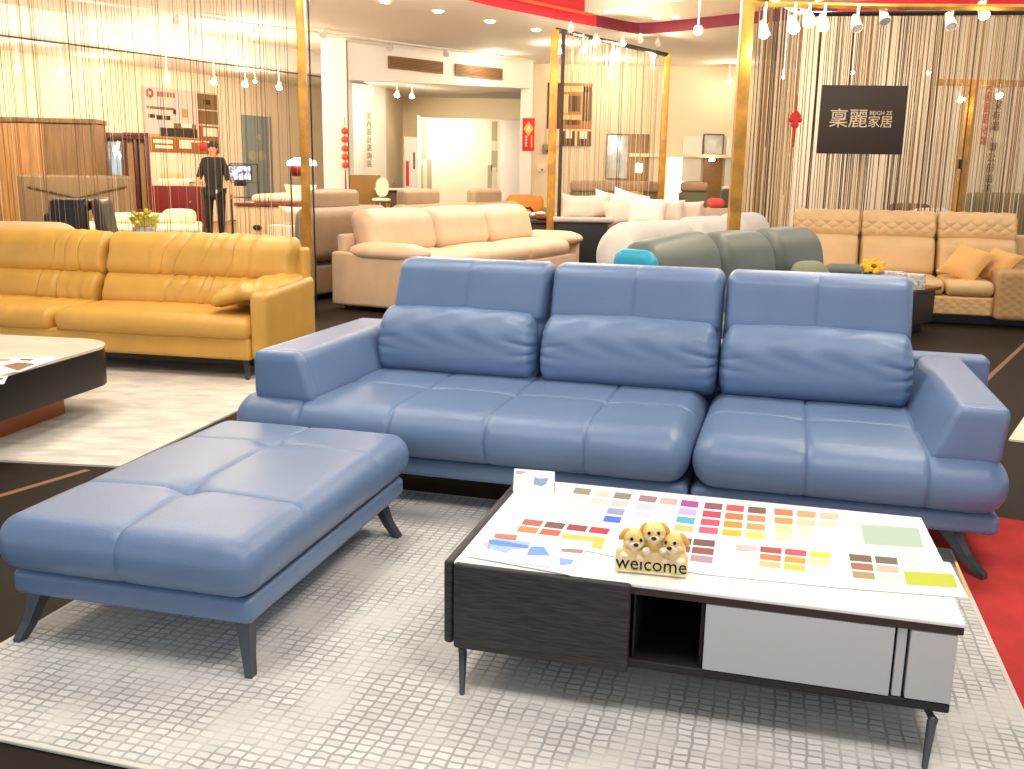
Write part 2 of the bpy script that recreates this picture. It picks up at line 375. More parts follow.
# puppies figurine
fur = mat('golden fur resin', (244,210,132), .55, noise=(40,.18), bump=(120,.3)); furl = mat('cream fur resin', (248,232,196), .55, noise=(40,.06)); blk = mat('glossy black', (26,20,18), .2)
plq = mat('pale wood plaque', (248,226,168), .5, noise=(30,.08))
pp = G(651,573,TZ+.004)
fig = thing('puppy_figurine', 'three golden puppies leaning over a plaque that reads welcome, on the white table top', 'figurine', tuple(pp), -.20)
FS = 1.0
b = MB(); b.soft((.205,.014,.064), (.006,.005,.006), (0,0,.034), (2,1,1), k=2); b.box(-.10,.10,-.012,.035,0,.008,.003); b.build('plaque', plq, fig)
text_mesh('lettering', 'welcome', .058, blk, fig, (0,-.0075,.027), (PI/2,0,0), .0012, sx=.95)
def puppy(cx, cz, tilt, yaw, ears):
    R = Matrix.Rotation(yaw,3,'Z') @ Matrix.Rotation(tilt,3,'Y')
    def T(x,y,z): v = R @ Vector((x,y,z)); return (cx+v.x, .004+v.y, cz+v.z)
    b = MB(); b.ball((cx+.0,.022,cz-.035), (.034,.026,.045), 16, 0)
    b.ball(T(0,.0,0), (.034,.030,.030), 18, 0, R)
    b.ball(T(0,-.016,-.012), (.020,.020,.015), 14, 1, R); b.ball(T(-.016,-.012,-.008),(.013,.014,.013),10,1,R); b.ball(T(.016,-.012,-.008),(.013,.014,.013),10,1,R)
    b.ball(T(0,-.018,-.024), (.010,.012,.006), 10, 1, R)
    for s in (-1,1): b.ball(T(s*.024,-.022,-.047),(.013,.014,.010),10,1,R)
    p = b.build('puppy', [fur,furl], fig)
    b = MB()
    for s in (-1,1): b.ball(T(s*.013,-.027,.006), (.0050,.003,.0056), 10)
    b.build('eyes', blk, p)
    MB().ball(T(0,-.037,-.006), (.0078,.005,.0058), 10).build('nose', blk, p)
    for s in ears:
        b = MB(); b.ball(T(s*.031,.002,.008), (.010,.010,.022), 12, 0, R @ Matrix.Rotation(-s*.5,3,'Y')); b.build('ear', mat('darker golden fur resin',(224,168,82),.55), p)
puppy(-.052,.098,.15,.25,(-1,1)); puppy(.004,.122,-.1,0,(-1,1)); puppy(.060,.097,-.15,-.35,(-1,1))
# ================================================================== RUGS AND FLOOR
def floor_mat():
    m = bpy.data.materials.new('dark floor'); m.use_nodes = True; nt = m.node_tree; b = nt.nodes['Principled BSDF']; b.inputs['Roughness'].default_value = .6; b.inputs['Specular IOR Level'].default_value = .15
    tc = nt.nodes.new('ShaderNodeTexCoord'); nz = nt.nodes.new('ShaderNodeTexNoise'); nz.inputs['Scale'].default_value = .7; nz.inputs['Detail'].default_value = 6
    rp = nt.nodes.new('ShaderNodeValToRGB'); rp.color_ramp.elements[0].color = (*lin((24,19,14)),1); rp.color_ramp.elements[1].color = (*lin((40,29,17)),1)
    nt.links.new(tc.outputs['Object'], nz.inputs['Vector']); nt.links.new(nz.outputs['Fac'], rp.inputs[0]); nt.links.new(rp.outputs[0], b.inputs['Base Color']); return m
FLOOR = floor_mat()
o = MB(); o.add([(-16,-3,0),(16,-3,0),(16,32,0),(-16,32,0)], [(0,1,2,3)]); tag(o.build('floor', FLOOR, None, False), 'dark brown showroom floor', None, None, 'structure')
def rug_grid():
    m = bpy.data.materials.new('distressed grid pile'); m.use_nodes = True; nt = m.node_tree; L = nt.links; N = nt.nodes; b = N['Principled BSDF']; b.inputs['Roughness'].default_value = .95; b.inputs['Specular IOR Level'].default_value = .1
    tc = N.new('ShaderNodeTexCoord'); nz = N.new('ShaderNodeTexNoise'); nz.inputs['Scale'].default_value = 16; nz.inputs['Detail'].default_value = 3
    mx = N.new('ShaderNodeMix'); mx.data_type = 'RGBA'; mx.blend_type = 'ADD'; mx.inputs[0].default_value = .020
    L.new(tc.outputs['Object'], nz.inputs['Vector']); L.new(tc.outputs['Object'], mx.inputs[6]); L.new(nz.outputs['Color'], mx.inputs[7])
    br = N.new('ShaderNodeTexBrick'); br.inputs['Scale'].default_value = 1.0; br.offset = .0; br.squash = 1.0; br.squash_frequency = 3
    br.inputs['Brick Width'].default_value = .043; br.inputs['Row Height'].default_value = .030; br.inputs['Mortar Size'].default_value = .0046; br.inputs['Mortar Smooth'].default_value = .3
    br.inputs['Color1'].default_value = (*lin((226,224,218)),1); br.inputs['Color2'].default_value = (*lin((206,204,198)),1); br.inputs['Mortar'].default_value = (*lin((168,166,162)),1)
    L.new(mx.outputs[2], br.inputs['Vector'])
    n2 = N.new('ShaderNodeTexNoise'); n2.inputs['Scale'].default_value = 4.5; n2.inputs['Detail'].default_value = 4; L.new(tc.outputs['Object'], n2.inputs['Vector'])
    rp = N.new('ShaderNodeValToRGB'); rp.color_ramp.elements[0].position = .44; rp.color_ramp.elements[1].position = .64
    L.new(n2.outputs['Fac'], rp.inputs[0])
    m2 = N.new('ShaderNodeMix'); m2.data_type = 'RGBA'; m2.inputs[7].default_value = (*lin((216,212,205)),1)
    sc = N.new('ShaderNodeMath'); sc.operation = 'MULTIPLY'; sc.inputs[1].default_value = .85; L.new(rp.outputs[0], sc.inputs[0])
    L.new(sc.outputs[0], m2.inputs[0]); L.new(br.outputs['Color'], m2.inputs[6]); L.new(m2.outputs[2], b.inputs['Base Color'])
    n3 = N.new('ShaderNodeTexNoise'); n3.inputs['Scale'].default_value = 300; L.new(tc.outputs['Object'], n3.inputs['Vector'])
    bp = N.new('ShaderNodeBump'); bp.inputs['Strength'].default_value = .5; bp.inputs['Distance'].default_value = .004; L.new(n3.outputs['Fac'], bp.inputs['Height']); L.new(bp.outputs[0], b.inputs['Normal'])
    return m
AR = -.27
ru = thing('area_rug', 'large pale grey grid rug under the white coffee table and ottoman', 'rug', (.0,0.0,0), AR)
cr_, sr_ = math.cos(AR), math.sin(AR)
b = MB(); b.soft((.772+2.326, 4.15-1.864, .009), (.006,.006,.004), ((.772-2.326)/2,(4.15+1.864)/2,.0065), (1,1,1), k=2); b.build('pile', rug_grid(), ru)
b = MB(); x0,x1,y0,y1 = -2.326,.772,1.864,4.15
for q in ((x0-.006,x1+.006,y0-.006,y0+.012),(x0-.006,x1+.006,y1-.012,y1+.006),(x0-.006,x0+.012,y0,y1),(x1-.012,x1+.006,y0,y1)): b.box(q[0],q[1],q[2],q[3],.001,.0125,.004)
b.build('binding', mat('rug binding', (216,210,198), .9), ru)
# carpet strip: red
p1, p2 = G(1000,517.5), G(1024,521.5); dr = (p2-p1)/np.linalg.norm(p2-p1); fl = -W(math.atan2(dr[1],dr[0]))
pa = p1-dr*1.2; pb = p1+dr*3
RED = mat('red carpet', (188,62,58), .95, spec=.1, noise=(5,.12), bump=(300,.3))
b = MB(); b.slab([pa, pa+fl*3.6, pb+fl*3.6, pb], (0,0,.0015)); o = b.build('red_carpet', RED, None, False); tag(o, 'red carpet laid on the floor beside the pale grid rug', 'carpet')
# rug of yellow sofa
def strokes():
    return mat('brushed rug pile', (226,216,200), .95, spec=.1, noise=(2.6,.1,(1.5,4,1)), bump=(300,.3), rgb2=(192,187,178))
q0 = G(120,468); q1 = G(257,402.5); ql = G(0,462); e1 = (q1-q0)/np.linalg.norm(q1-q0); e2 = (ql-q0)/np.linalg.norm(ql-q0)
b = MB(); b.slab([q0, q0+e1*3.0, q0+e1*3.0+e2*3.6, q0+e2*3.6], (0,0,.011)); o = b.build('area_rug', strokes(), None, False); tag(o, 'beige brushstroke rug under the mustard sofa and black round-cornered table', 'rug')
# cream rug corner far right
c0 = G(1008.5,441); c1 = G(1030,409); c2 = G(1060,447); e1 = (c1-c0)/np.linalg.norm(c1-c0); e2 = (c2-c0)/np.linalg.norm(c2-c0)
b = MB(); b.slab([c0, c0+e2*1.5, c0+e2*1.5+e1*1.3, c0+e1*1.3], (0,0,.012)); o = b.build('area_rug', mat('cream pile', (230,218,196), .95), None, False); tag(o, 'cream rug corner on the dark floor right of the blue sofa', 'rug')
# tape lines on floor
TAPE = mat('tan floor tape', (128,92,58), .6)
for n,(a_, b_) in enumerate((((985,381),(1040,330)),((-20,502),(88,470)))):
    A1, B1 = G(*a_), G(*b_); d = (B1-A1)/np.linalg.norm(B1-A1); s_ = np.array([-d[1],d[0],0])*.02
    tag(MB().slab([A1-s_,B1-s_,B1+s_,A1+s_], (0,0,.002)).build('trim_%d' % (n+1), TAPE, None, False), None, None, None, 'structure')
# ================================================================== YELLOW SOFA
AY = -.21
ys = thing('leather_sofa', 'mustard yellow leather sofa with wrinkled cushions and a draped arm pad', 'sofa', tuple(G(267,363,.16)*np.array([1,1,0])), AY)
def wr(xs, w, dep, slant=0., lim=None):
    def f(P, N):
        x, y, z = P.T; fr = np.clip(np.maximum(-N[:,1], N[:,2])*1.3, 0, 1); o = np.zeros(len(P))
        for i,q in enumerate(xs):
            o -= dep*(.5+.5*((i*7) % 5)/4)*gs(x, q, w)*fr-.3*dep*gs(x, q+.03, .02)*fr
        o += .012*np.cos(np.clip(x/1.62,-.5,.5)*PI)*fr
        return o
    return f
def shear(k_, t_): return lambda P: P+np.stack([k_*P[:,2]*np.cos(np.clip(P[:,0]/1.62,-.5,.5)*PI)**2+.012*np.sin(20*P[:,2]+7*P[:,0]), t_*P[:,2], 0*P[:,0]],1)
MB().box(-3.5,-.14,.02,.9,.16,.33,.03,k=3,n=(8,3,2)).build('base', YEL, ys)
MB().box(-3.45,-.1,.15,.85,.10,.165,.01).build('plinth', BLACK, ys)
for k2,x0 in enumerate((-1.75,-3.40)):
    cx = x0+.81
    xs = [-.25,-.12,.02,.10,.22,.34,.5] if k2 == 0 else [.62,.5,.38,.2]
    ex = ([q for q in xs],(),())
    MB().soft((1.62,.80,.17), (.05,.09,.08), (cx,.38,.395), (40,8,2), k=4, off=wr(xs,.012,.012,.3), warp=lambda P: P+np.stack([-.25*(P[:,1]+.4)*np.cos(np.clip(P[:,0]/1.62,-.5,.5)*PI)**2,0*P[:,0],0*P[:,0]],1)).build('seat_cushion', YEL, ys)
    MB().soft((1.63,.24,.27), (.05,.11,.12), (cx-.0,.70,.575), (60,3,6), k=4, off=wr([q+.05 for q in xs],.009,.022,.35), warp=shear(.30,.25)).build('lumbar_cushion', YEL, ys)
    MB().soft((1.64,.24,.35), (.05,.11,.12), (cx+.02,.78,.845), (60,3,6), k=4, off=wr([q-.03 for q in xs]+[-.4],.009,.026,.45), warp=shear(.45,.2)).build('back_cushion', YEL, ys)
MB().box(-3.5,-.04,.80,.92,.2,.94,.03,k=3,n=(6,1,3)).build('back_panel', YEL, ys)
def warpa(P): P = P.copy(); P[:,2] += .05*(P[:,1]+.45)/.9; return P
MB().soft((.14,.88,.50), (.04,.04,.05), (-.07,.46,.41), (2,8,4), k=3, warp=warpa).build('armrest', YEL, ys)
def offw(P,N): return .008*np.sin(40*P[:,0]+18*P[:,1])*np.clip(N[:,2]+.3,0,1)
MB().soft((.50,.78,.14), (.12,.16,.065), (-.28,.46,.665), (12,16,2), k=4, off=offw, warp=lambda P: P+np.stack([0*P[:,0],0*P[:,0], .28*np.minimum(P[:,0]-.05,0)+.05*P[:,1]],1)).build('arm_pad', YEL, ys)
for (x,y) in ((-.22,.12),(-3.3,.12),(-.22,.8),(-3.3,.8)): blade_leg(ys, (x,y,.165), (x+.03,y-.06,0.012), .05)
# ================================================================== BLACK COFFEE TABLE (left)
def rrect(x0,x1,y0,y1,r,n=8):
    out = []
    for cx,cy,a in ((x1-r,y1-r,0),(x0+r,y1-r,90),(x0+r,y0+r,180),(x1-r,y0+r,270)):
        for i in range(n+1):
            t = math.radians(a+90*i/n); out.append((cx+r*math.cos(t), cy+r*math.sin(t)))
    return out
bt = thing('coffee_table', 'black round-cornered coffee table with marble top and copper plinth', 'coffee table', (-2.50,6.10,0), -.17)
MARB = mat('veined marble', (206,190,174), .3, noise=(3,.1,(1,3,1)), rgb2=(222,208,192))
MB().prism(rrect(-1.5,-.005,-1.5,-.005,.30), .425,.44).build('table_top', MARB, bt, auto=30)
MB().prism(rrect(-1.49,-.01,-1.49,-.01,.295), .195,.425).build('drum', mat('black lacquer',(12,11,10),.35), bt, auto=30)
MB().box(-1.25,-.26,-1.25,-.30,.012,.195,.004).build('plinth', mat('copper panel',(170,98,60),.4,.4), bt)
ch = Chart('colour_chart', 'white swatch sheet with brown squares lying on the marble-topped black table', [(-10,358),(58,358),(20,372),(-25,374)], .4405)
ch.quad([(2,366),(18,362.5),(36,364),(18,371)], (140,92,60)); ch.quad([(-8,358.8),(12,359),(8,361.5),(-10,362)], (185,150,120)); ch.quad([(22,358.8),(34,359.3),(30,361),(18,360.4)], (90,85,80)); ch.done()
ch = Chart('price_sheet', 'thin pale printed sheet at the near edge of the marble-topped black table', [(-12,377),(8,376),(4,384),(-16,385)], .4405, 'paper')
ch.quad([(-6,378),(4,378),(2,380),(-8,381)], (70,70,90)); ch.done()
# ================================================================== GENERIC SOFAS
def cushion(par, name, size, rad, c, m, n=(8,4,4), off=None, tilt=0., k=4, rz=0.):
    w = (lambda P: P+np.stack([0*P[:,0], tilt*P[:,2], 0*P[:,0]],1)) if tilt else None
    if off is None:
        off = lambda P,N: .015*np.cos(np.clip(P[:,0]/size[0],-.5,.5)*PI)*np.clip(np.maximum(-N[:,1],N[:,2]),0,1)
    return MB().soft(size, rad, c, n, k=k, off=off, warp=w, rz=rz).build(name, m, par)
def pyr_quilt(w):
    def f(P,N): return .016*np.sqrt(np.abs(np.sin(P[:,0]*PI/.15+P[:,2]*PI/.11)*np.sin(P[:,0]*PI/.15-P[:,2]*PI/.11)))*np.clip(-N[:,1]+N[:,2]*.6,0,1)
    return f
# cream sofa in the middle
cs = thing('leather_sofa', 'cream pink leather sofa with pillow arms, standing behind the left of the blue sofa', 'sofa', (-1.10,10.55,0), math.atan2(.9,.43))
Lc = 4.9
MB().box(0,Lc,.02,1.08,.06,.40,.03,k=3,n=(8,3,2)).build('base', CREAM, cs)
MB().box(-.02,.10,0,1.1,.05,.66,.04,k=3,n=(1,4,3)).build('side_panel', CREAM, cs)
MB().box(Lc-.1,Lc+.02,0,1.1,.05,.60,.04,k=3,n=(1,4,3)).build('side_panel', CREAM, cs)
MB().box(.1,Lc-.1,.98,1.1,.3,.85,.04,k=3,n=(6,1,3)).build('back_panel', CREAM, cs)
for i in range(3):
    w_ = (Lc-.5)/3; x_ = .25+w_*(i+.5)
    cushion(cs, 'seat_cushion', (w_-.01,.80,.26), (.14,.16,.12), (x_,.42,.50), CREAM, (12,8,2))
    cushion(cs, 'back_cushion', (w_-.01,.34,.52), (.12,.15,.16), (x_,.86,.86), CREAM, (12,4,6), tilt=.25)
cushion(cs, 'arm_pad', (.42,1.0,.20), (.18,.3,.095), (.16,.42,.66), CREAM, (6,10,2)); cushion(cs, 'arm_pad', (.42,1.0,.20), (.18,.3,.095), (Lc-.16,.42,.62), CREAM, (6,10,2))
for x in (.1,Lc-.1):
    for y in (.1,.98): MB().tube([(x,y,.06),(x,y,0)], [.02,.015], 10).build('leg', DKMET, cs)
# taupe recliner sofa behind it
tp = thing('recliner_sofa', 'taupe high-back recliner sofa with separate headrests, behind the cream pink sofa', 'sofa', (-2.42,11.45,0), math.atan2(.9,.42))
Lt = 5.6
MB().box(0,Lt,.1,1.0,.06,.42,.04,k=3,n=(8,3,2)).build('base', TAUPE, tp)
MB().box(0,.2,.05,1.05,.06,.62,.05,k=3,n=(1,4,3)).build('armrest', TAUPE, tp)
for i in range(3):
    x_ = .55+i*2.1
    cushion(tp, 'back_cushion', (1.75,.30,.66), (.12,.13,.14), (x_+.35,.16,.80), TAUPE, (10,4,6), tilt=-.1)
    cushion(tp, 'headrest', (1.0,.16,.24), (.05,.05,.06), (x_+.1,.14,1.21), TAUPE, (10,3,3), tilt=.0)
    cushion(tp, 'seat_cushion', (1.75,.6,.22), (.1,.1,.1), (x_+.35,.66,.5), TAUPE)
# green sofa
gs_ = thing('recliner_sofa', 'grey green leather sofa with a bright teal end, right behind the blue sofa', 'sofa', (1.40,5.98,0), math.atan2(.72,.69))
Lg = 2.62
MB().box(0,Lg,.05,.92,.06,.42,.04,k=3,n=(8,3,2)).build('base', GREEN, gs_)
MB().box(.0,.16,.05,.98,.06,.62,.05,k=3,n=(1,4,3)).build('armrest', GREEN, gs_); MB().box(Lg-.16,Lg,.05,.98,.06,.60,.05,k=3,n=(1,4,3)).build('armrest', GREEN, gs_)
for i,(xa,xb,h_) in enumerate(((.02,.93,.70),(.93,1.72,.72),(1.72,2.54,.73))):
    def wg(P, i=i, h_=h_):
        P = P.copy(); P[:,1] += .18*P[:,2]; P[:,2] += (.07*P[:,0] if i == 0 else -.04*np.abs(P[:,0])); return P
    MB().soft((xb-xa-.004,.34,h_), (.13,.15,.2), ((xa+xb)/2,.80,.42+h_/2), (10,3,8), k=5, warp=wg, off=lambda P,N: .02*np.cos(np.clip(P[:,0],-.5,.5)*PI)*np.clip(-N[:,1],0,1)-.03*gs(P[:,2],-.02,.05)*np.clip(-N[:,1],0,1)).build('back_cushion', GREEN, gs_)
    cushion(gs_, 'seat_cushion', (xb-xa-.01,.62,.18), (.08,.1,.085), ((xa+xb)/2,.36,.48), GREEN)
tag(cushion(gs_, 'end_bolster', (.13,.34,.34), (.06,.09,.09), (.05,.84,.86), TEAL, (2,4,4)), 'bright teal end bolster')
pl_ = MB().soft((.42,.14,.36), (.14,.068,.12), (0,0,.18), (8,3,8), k=4).build('throw_pillow', mat('sage fabric',(128,130,104),.8), None); pl_.location = (2.41,7.50,.585); pl_.rotation_euler = (-.5,0,.6); tag(pl_, 'sage green throw pillow on the right seat of the grey green sofa', 'pillow')
# pale grey sofa
gy = thing('recliner_sofa', 'pale grey leather sofa with rounded backs, behind the grey green sofa', 'sofa', (1.455,7.85,0), math.atan2(.8,.6))
Ly = 3.35
MB().box(0,Ly,.05,.85,.06,.42,.04,k=3,n=(8,3,2)).build('base', GREY, gy)
MB().box(0,.2,.1,.9,.06,.64,.06,k=3,n=(1,4,3)).build('armrest', GREY, gy)
for i,(xa,xb,h_) in enumerate(((.05,1.5,.74),(1.5,2.45,.76),(2.45,3.35,.78))):
    def wy(P, i=i):
        P = P.copy(); P[:,1] += .15*P[:,2]
        if i == 0: P[:,2] -= .22*np.clip((-P[:,0]-.35)/.37,0,1)**2
        return P
    MB().soft((xb-xa-.004,.36,h_), (.16,.17,.18), ((xa+xb)/2,.82,.40+h_/2), (12,3,8), k=5, warp=wy).build('back_cushion', GREY, gy)
    cushion(gy, 'seat_cushion', (xb-xa-.01,.6,.18), (.08,.1,.085), ((xa+xb)/2,.32,.48), GREY)
# beige quilted sofa
bs = thing('sectional_sofa', 'tan leather sectional sofa with diamond quilted headrests, at the right', 'sofa', (5.234,10.40,0), -.26)
MB().box(-2.15,.02,.06,1.1,.10,.32,.03,k=3,n=(8,3,2)).build('base', BEIGE, bs)
MB().box(-2.1,.9,.15,1.2,0,.10,.01).build('plinth', BLACK, bs)
QB = BEIGE
for i,(xa,xb) in enumerate(((-2.15,-1.36),(-1.355,-.50),(-.495,.38))):
    w_ = xb-xa; cx = (xa+xb)/2
    MB().soft((w_-.012,.20,.34), (.03,.09,.12), (cx,1.15,1.03), (int(w_/.011),3,24), k=3, off=pyr_quilt(w_), warp=lambda P: P+np.stack([0*P[:,0],.22*P[:,2]+0*P[:,0],0*P[:,0]],1)).build('headrest', QB, bs)
    cushion(bs, 'back_cushion', (w_-.012,.26,.44), (.04,.12,.10), (cx,1.0,.68), BEIGE, (10,3,5), tilt=.3)
    if i < 2: cushion(bs, 'seat_cushion', (w_-.01,.92,.16), (.05,.08,.075), (cx,.48,.40), BEIGE, (10,8,2))
cushion(bs, 'seat_cushion', (.50,.92,.16), (.05,.08,.075), (-.245,.48,.40), BEIGE, (10,8,2))
def qf(P,N): return .006*np.abs(np.sin(P[:,0]*PI/.12+P[:,2]*PI/.08)*np.sin(P[:,0]*PI/.12-P[:,2]*PI/.08))*np.clip(-N[:,1],0,1)
MB().soft((2.1,.05,.20), (.01,.02,.02), (-1.07,.045,.215), (140,1,16), k=2, off=qf).build('front_panel', BEIGE, bs)
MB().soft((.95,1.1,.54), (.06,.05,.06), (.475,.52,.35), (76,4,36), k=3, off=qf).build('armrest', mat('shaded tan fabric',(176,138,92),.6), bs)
MB().box(-2.15,.9,1.22,1.36,.1,.95,.04,k=3,n=(6,1,3)).build('back_panel', BEIGE, bs)
def pillow(px, py, Y, z, size, rot, m, label, grp=None, name='throw_pillow'):
    n = 12; vs = []; fs = []; b = MB()
    for sd in (1,-1):
        vs = []; fs = []
        for i in range(n+1):
            for j in range(n+1):
                u, v = 2*i/n-1, 2*j/n-1
                x = size[0]/2*u*(1-.10*(1-v*v)); zz = size[1]/2*v*(1-.10*(1-u*u)); t = size[2]/2*((1-u**4)*(1-v**4))**.6
                vs.append((x, -sd*t, zz))
        for i in range(n):
            for j in range(n):
                q = (i*(n+1)+j,(i+1)*(n+1)+j,(i+1)*(n+1)+j+1,i*(n+1)+j+1); fs.append(q if sd > 0 else q[::-1])
        b.add(vs, fs)
    o = b.build(name, m, None)
    p = AT(px,py,Y); o.location = (p[0],p[1],z if z is not None else p[2]); o.rotation_euler = rot; return tag(o, label, 'pillow', grp)
PC = mat('tan fabric', (212,160,92), .7)
pillow(967,260,10.84,.665,(.46,.46,.17),(-.75,.25,-.95),PC,'larger tan pillow leaning on the quilted sofa, left of the pair beside the arm')
pillow(998,262,10.84,.65,(.40,.42,.15),(-.75,.2,-1.1),PC,'smaller tan pillow tucked against the arm of the quilted sofa')
# side table, tissue boxes and flowers in front of the beige sofa
st = thing('side_table', 'dark brown low side table carrying white boxes, behind the right of the blue sofa', 'side table', (4.03,9.62,0), .75)
WAL = mat('walnut top', (120,66,40), .35, noise=(10,.2,(1,8,1)))
MB().box(0,.62,0,.8,.44,.475,.006).build('table_top', WAL, st); MB().box(.05,.6,.05,.75,.10,.44,.006).build('cabinet', mat('dark brown wood',(52,42,36),.45), st)
MB().box(.12,.5,.12,.68,0,.10,.004).build('plinth', BLACK, st)
FLW = mat('printed white card', (236,232,224), .6, noise=(26,.1), rgb2=(150,140,150))
for (px_,py_,Y_,w_,lab) in ((889,274,9.98,.30,'white patterned tissue box on the walnut side table, beside the sunflower'),(911,280,9.72,.26,'white patterned tissue box at the near corner of the walnut side table')):
    t = thing('tissue_box', lab, 'tissue box', (X_(px_,Y_,py_),Y_,.475), -.25)
    MB().box(-w_/2,w_/2,-.06,.06,0,.155,.006).build('box', FLW, t); MB().lathe([(.0,.1555),(.035,.1558),(.035,.157),(.0,.1575)], seg=16).build('opening', WHITE, t)
fl = thing('flower_vase', 'yellow sunflower with green leaves in a small glass, on the walnut side table', 'flowers', (X_(872,9.9,265),9.9,.475), 0)
MB().lathe([(.0,.0),(.035,.0),(.04,.08),(.03,.10)], seg=14).build('vase', mat('pale glass',(200,215,215),.15), fl)
b = MB()
for k2 in range(26):
    a_ = k2*2.4; r_ = .045+.03*(k2 % 3); b.ball((r_*math.cos(a_),-.03+r_*math.sin(a_)*.5,.215+r_*math.sin(a_)*.55), (.030,.018,.022), 8)
b.build('petals', mat('sunflower petal',(246,186,30),.6), fl); MB().ball((0,-.06,.215), (.03,.012,.025), 12).build('flower_centre', mat('flower brown',(150,80,20),.8), fl)
b = MB()
for k2 in range(9):
    a_ = k2*.7; b.ball((.07*math.cos(a_),.05*math.sin(a_),.135+.02*(k2 % 2)), (.05,.03,.012), 8, 0, Matrix.Rotation(.6*math.cos(a_),3,'Y'))
b.build('leaves', mat('leaf green',(58,104,44),.6), fl)
bk = MB().soft((.5,.3,.12),(.1,.1,.055),(0,0,.06),(6,3,2),k=3).build('flat_cushion', mat('slate fabric',(104,112,108),.8), None); bk.location = (X_(848,11.0,268),11.0,.492); bk.rotation_euler = (0,0,-.26); tag(bk,'slate grey flat cushion on the quilted sofa seat, left of the sunflower','cushion')
# ================================================================== ROOM
WARM = mat('warm cream wall', (238,220,190), .8); CEIL = mat('ceiling paint', (240,232,220), .85); WHT = mat('bright white wall', (242,236,226), .75)
def S(b, name, m, smooth=False): return tag(b.build(name, m, None, smooth), None, None, None, 'structure')
def wallseg(name, a, b_, z0, z1, m, th=.15, side=1):
    a = np.array([a[0],a[1],0]); b_ = np.array([b_[0],b_[1],0]); d = (b_-a)/np.linalg.norm(b_-a); n = np.array([-d[1],d[0],0])*th*side
    S(MB().slab([a+[0,0,z0], b_+[0,0,z0], b_+[0,0,z1], a+[0,0,z1]], n), name, m)
wa0 = np.array([-10.4,17.5]); wa1 = np.array([-4.94,26.0]); wad = (wa1-wa0)/np.linalg.norm(wa1-wa0)
wallseg('wall_left', wa0-wad*6, wa1+wad*1, 0, 4.2, WARM)
S(MB().prism([(-16,13),(-3.4,13),(-3.4,20.0),(-4.4,27.5),(-16,27.5)], .002, .42), 'floor_platform', mat('oak platform', (150,112,70), .5, noise=(4,.15,(1,10,1))))
# bulkhead and lower ceiling on the left
b0 = AT(0,37,16.7); b1 = AT(305,72,22.2); bd = (b1-b0)/np.linalg.norm(b1-b0); bd[2] = 0
wallseg('trim_3', (b0-bd*9)[:2], (b1+bd*1.2)[:2], 3.70, 4.2, WHT, .2)
S(MB().prism([tuple((b0-bd*9)[:2]), tuple((b1+bd*1.2)[:2]), (-3.6,27.4), (-18,27.4)], 3.70, 3.75), 'ceiling_left', CEIL)
# column, beam, inner alcove
cX0, cX1 = X_(322,20.2,100), X_(348,20.2,100)
S(MB().box(cX0,cX1,20.2,20.8,0,4.2,.01), 'wall_column', WHT)
eX = X_(533,23.6,75)
_n = np.array([-(23.6-20.25),eX-cX1,0]); _n = _n/np.linalg.norm(_n)*.25
S(MB().slab([(cX1,20.25,3.41),(eX,23.6,3.60),(eX,23.6,4.2),(cX1,20.25,4.2)], _n), 'wall_beam', WHT)
S(MB().prism([(cX1,20.5),(eX,23.8),(eX+.1,27.2),(cX1-.2,27.2)], 3.62, 3.67), 'ceiling_alcove', CEIL)
S(MB().box(cX1-.25,eX+.3,27.0,27.2,0,3.65,.0), 'wall_back', mat('cream alcove wall', (244,222,180), .8))
wallseg('wall_alcove', (-4.15,22.6), (-3.2,24.25), 0, 3.62, WHT, .12)
wallseg('wall_recess', (-3.2,24.25), (-3.1,27.0), 0, 3.62, WARM, .12)
S(MB().box(eX-.28,eX,23.55,24.0,0,4.2,.01), 'wall_pier', WHT)
S(MB().box(eX-.02,X_(840,24.3),24.0,24.2,0,4.2,.0), 'wall_showcase', WARM)
S(MB().box(X_(790,16.6),13.5,16.5,16.65,0,4.2,.0), 'wall_right', WARM)
wallseg('wall_return', (X_(790,16.6)+.02,16.6), (X_(838,24.2),24.2), 0, 4.2, WARM, .12, -1)
# ceiling with a recessed opening edged by the red and maroon cove
ring = [(-3.2,10.0),(-2.3,13.0),(-.8,15.76),(.37,17.13),(1.0,17.8),(1.64,18.42),(2.0,18.78),(2.35,18.95),(3.02,18.51),(3.91,17.71),(4.6,17.1),(5.41,16.52),(6.6,15.75),(9.5,14.2),(11,10)]
def smoothline(p, n=5):
    out = []
    for i in range(len(p)-1):
        p0,p1,p2,p3 = [np.array(p[max(0,min(len(p)-1,i+k))]) for k in (-1,0,1,2)]
        for j in range(n):
            t = j/n; out.append(tuple(.5*((2*p1)+(-p0+p2)*t+(2*p0-5*p1+4*p2-p3)*t*t+(-p0+3*p1-3*p2+p3)*t**3)))
    out.append(tuple(p[-1])); return out
R = smoothline(ring)
import bmesh
def ceiling():
    bm = bmesh.new()
    o_ = [bm.verts.new((x,y,4.2)) for x,y in ((-18,-3),(18,-3),(18,30),(-18,30))]; i_ = [bm.verts.new((x,y,4.2)) for x,y in R]
    es = [bm.edges.new((o_[i],o_[(i+1)%4])) for i in range(4)]+[bm.edges.new((i_[i],i_[(i+1)%len(i_)])) for i in range(len(i_))]
    bmesh.ops.triangle_fill(bm, use_beauty=True, edges=es)
    me = bpy.data.meshes.new('ceiling'); bm.to_mesh(me); bm.free(); me.materials.append(CEIL)
    o = bpy.data.objects.new('ceiling', me); C.objects.link(o); tag(o, None, None, None, 'structure')
ceiling()
S(MB().prism([q for q in R if q[0] >= 1.1], 4.40, 4.62).prism([(-4,8),(1.3,8),(1.3,20),(-4,20)], 4.62, 4.66), 'ceiling_recess', mat('recess paint', (240,224,196), .8))
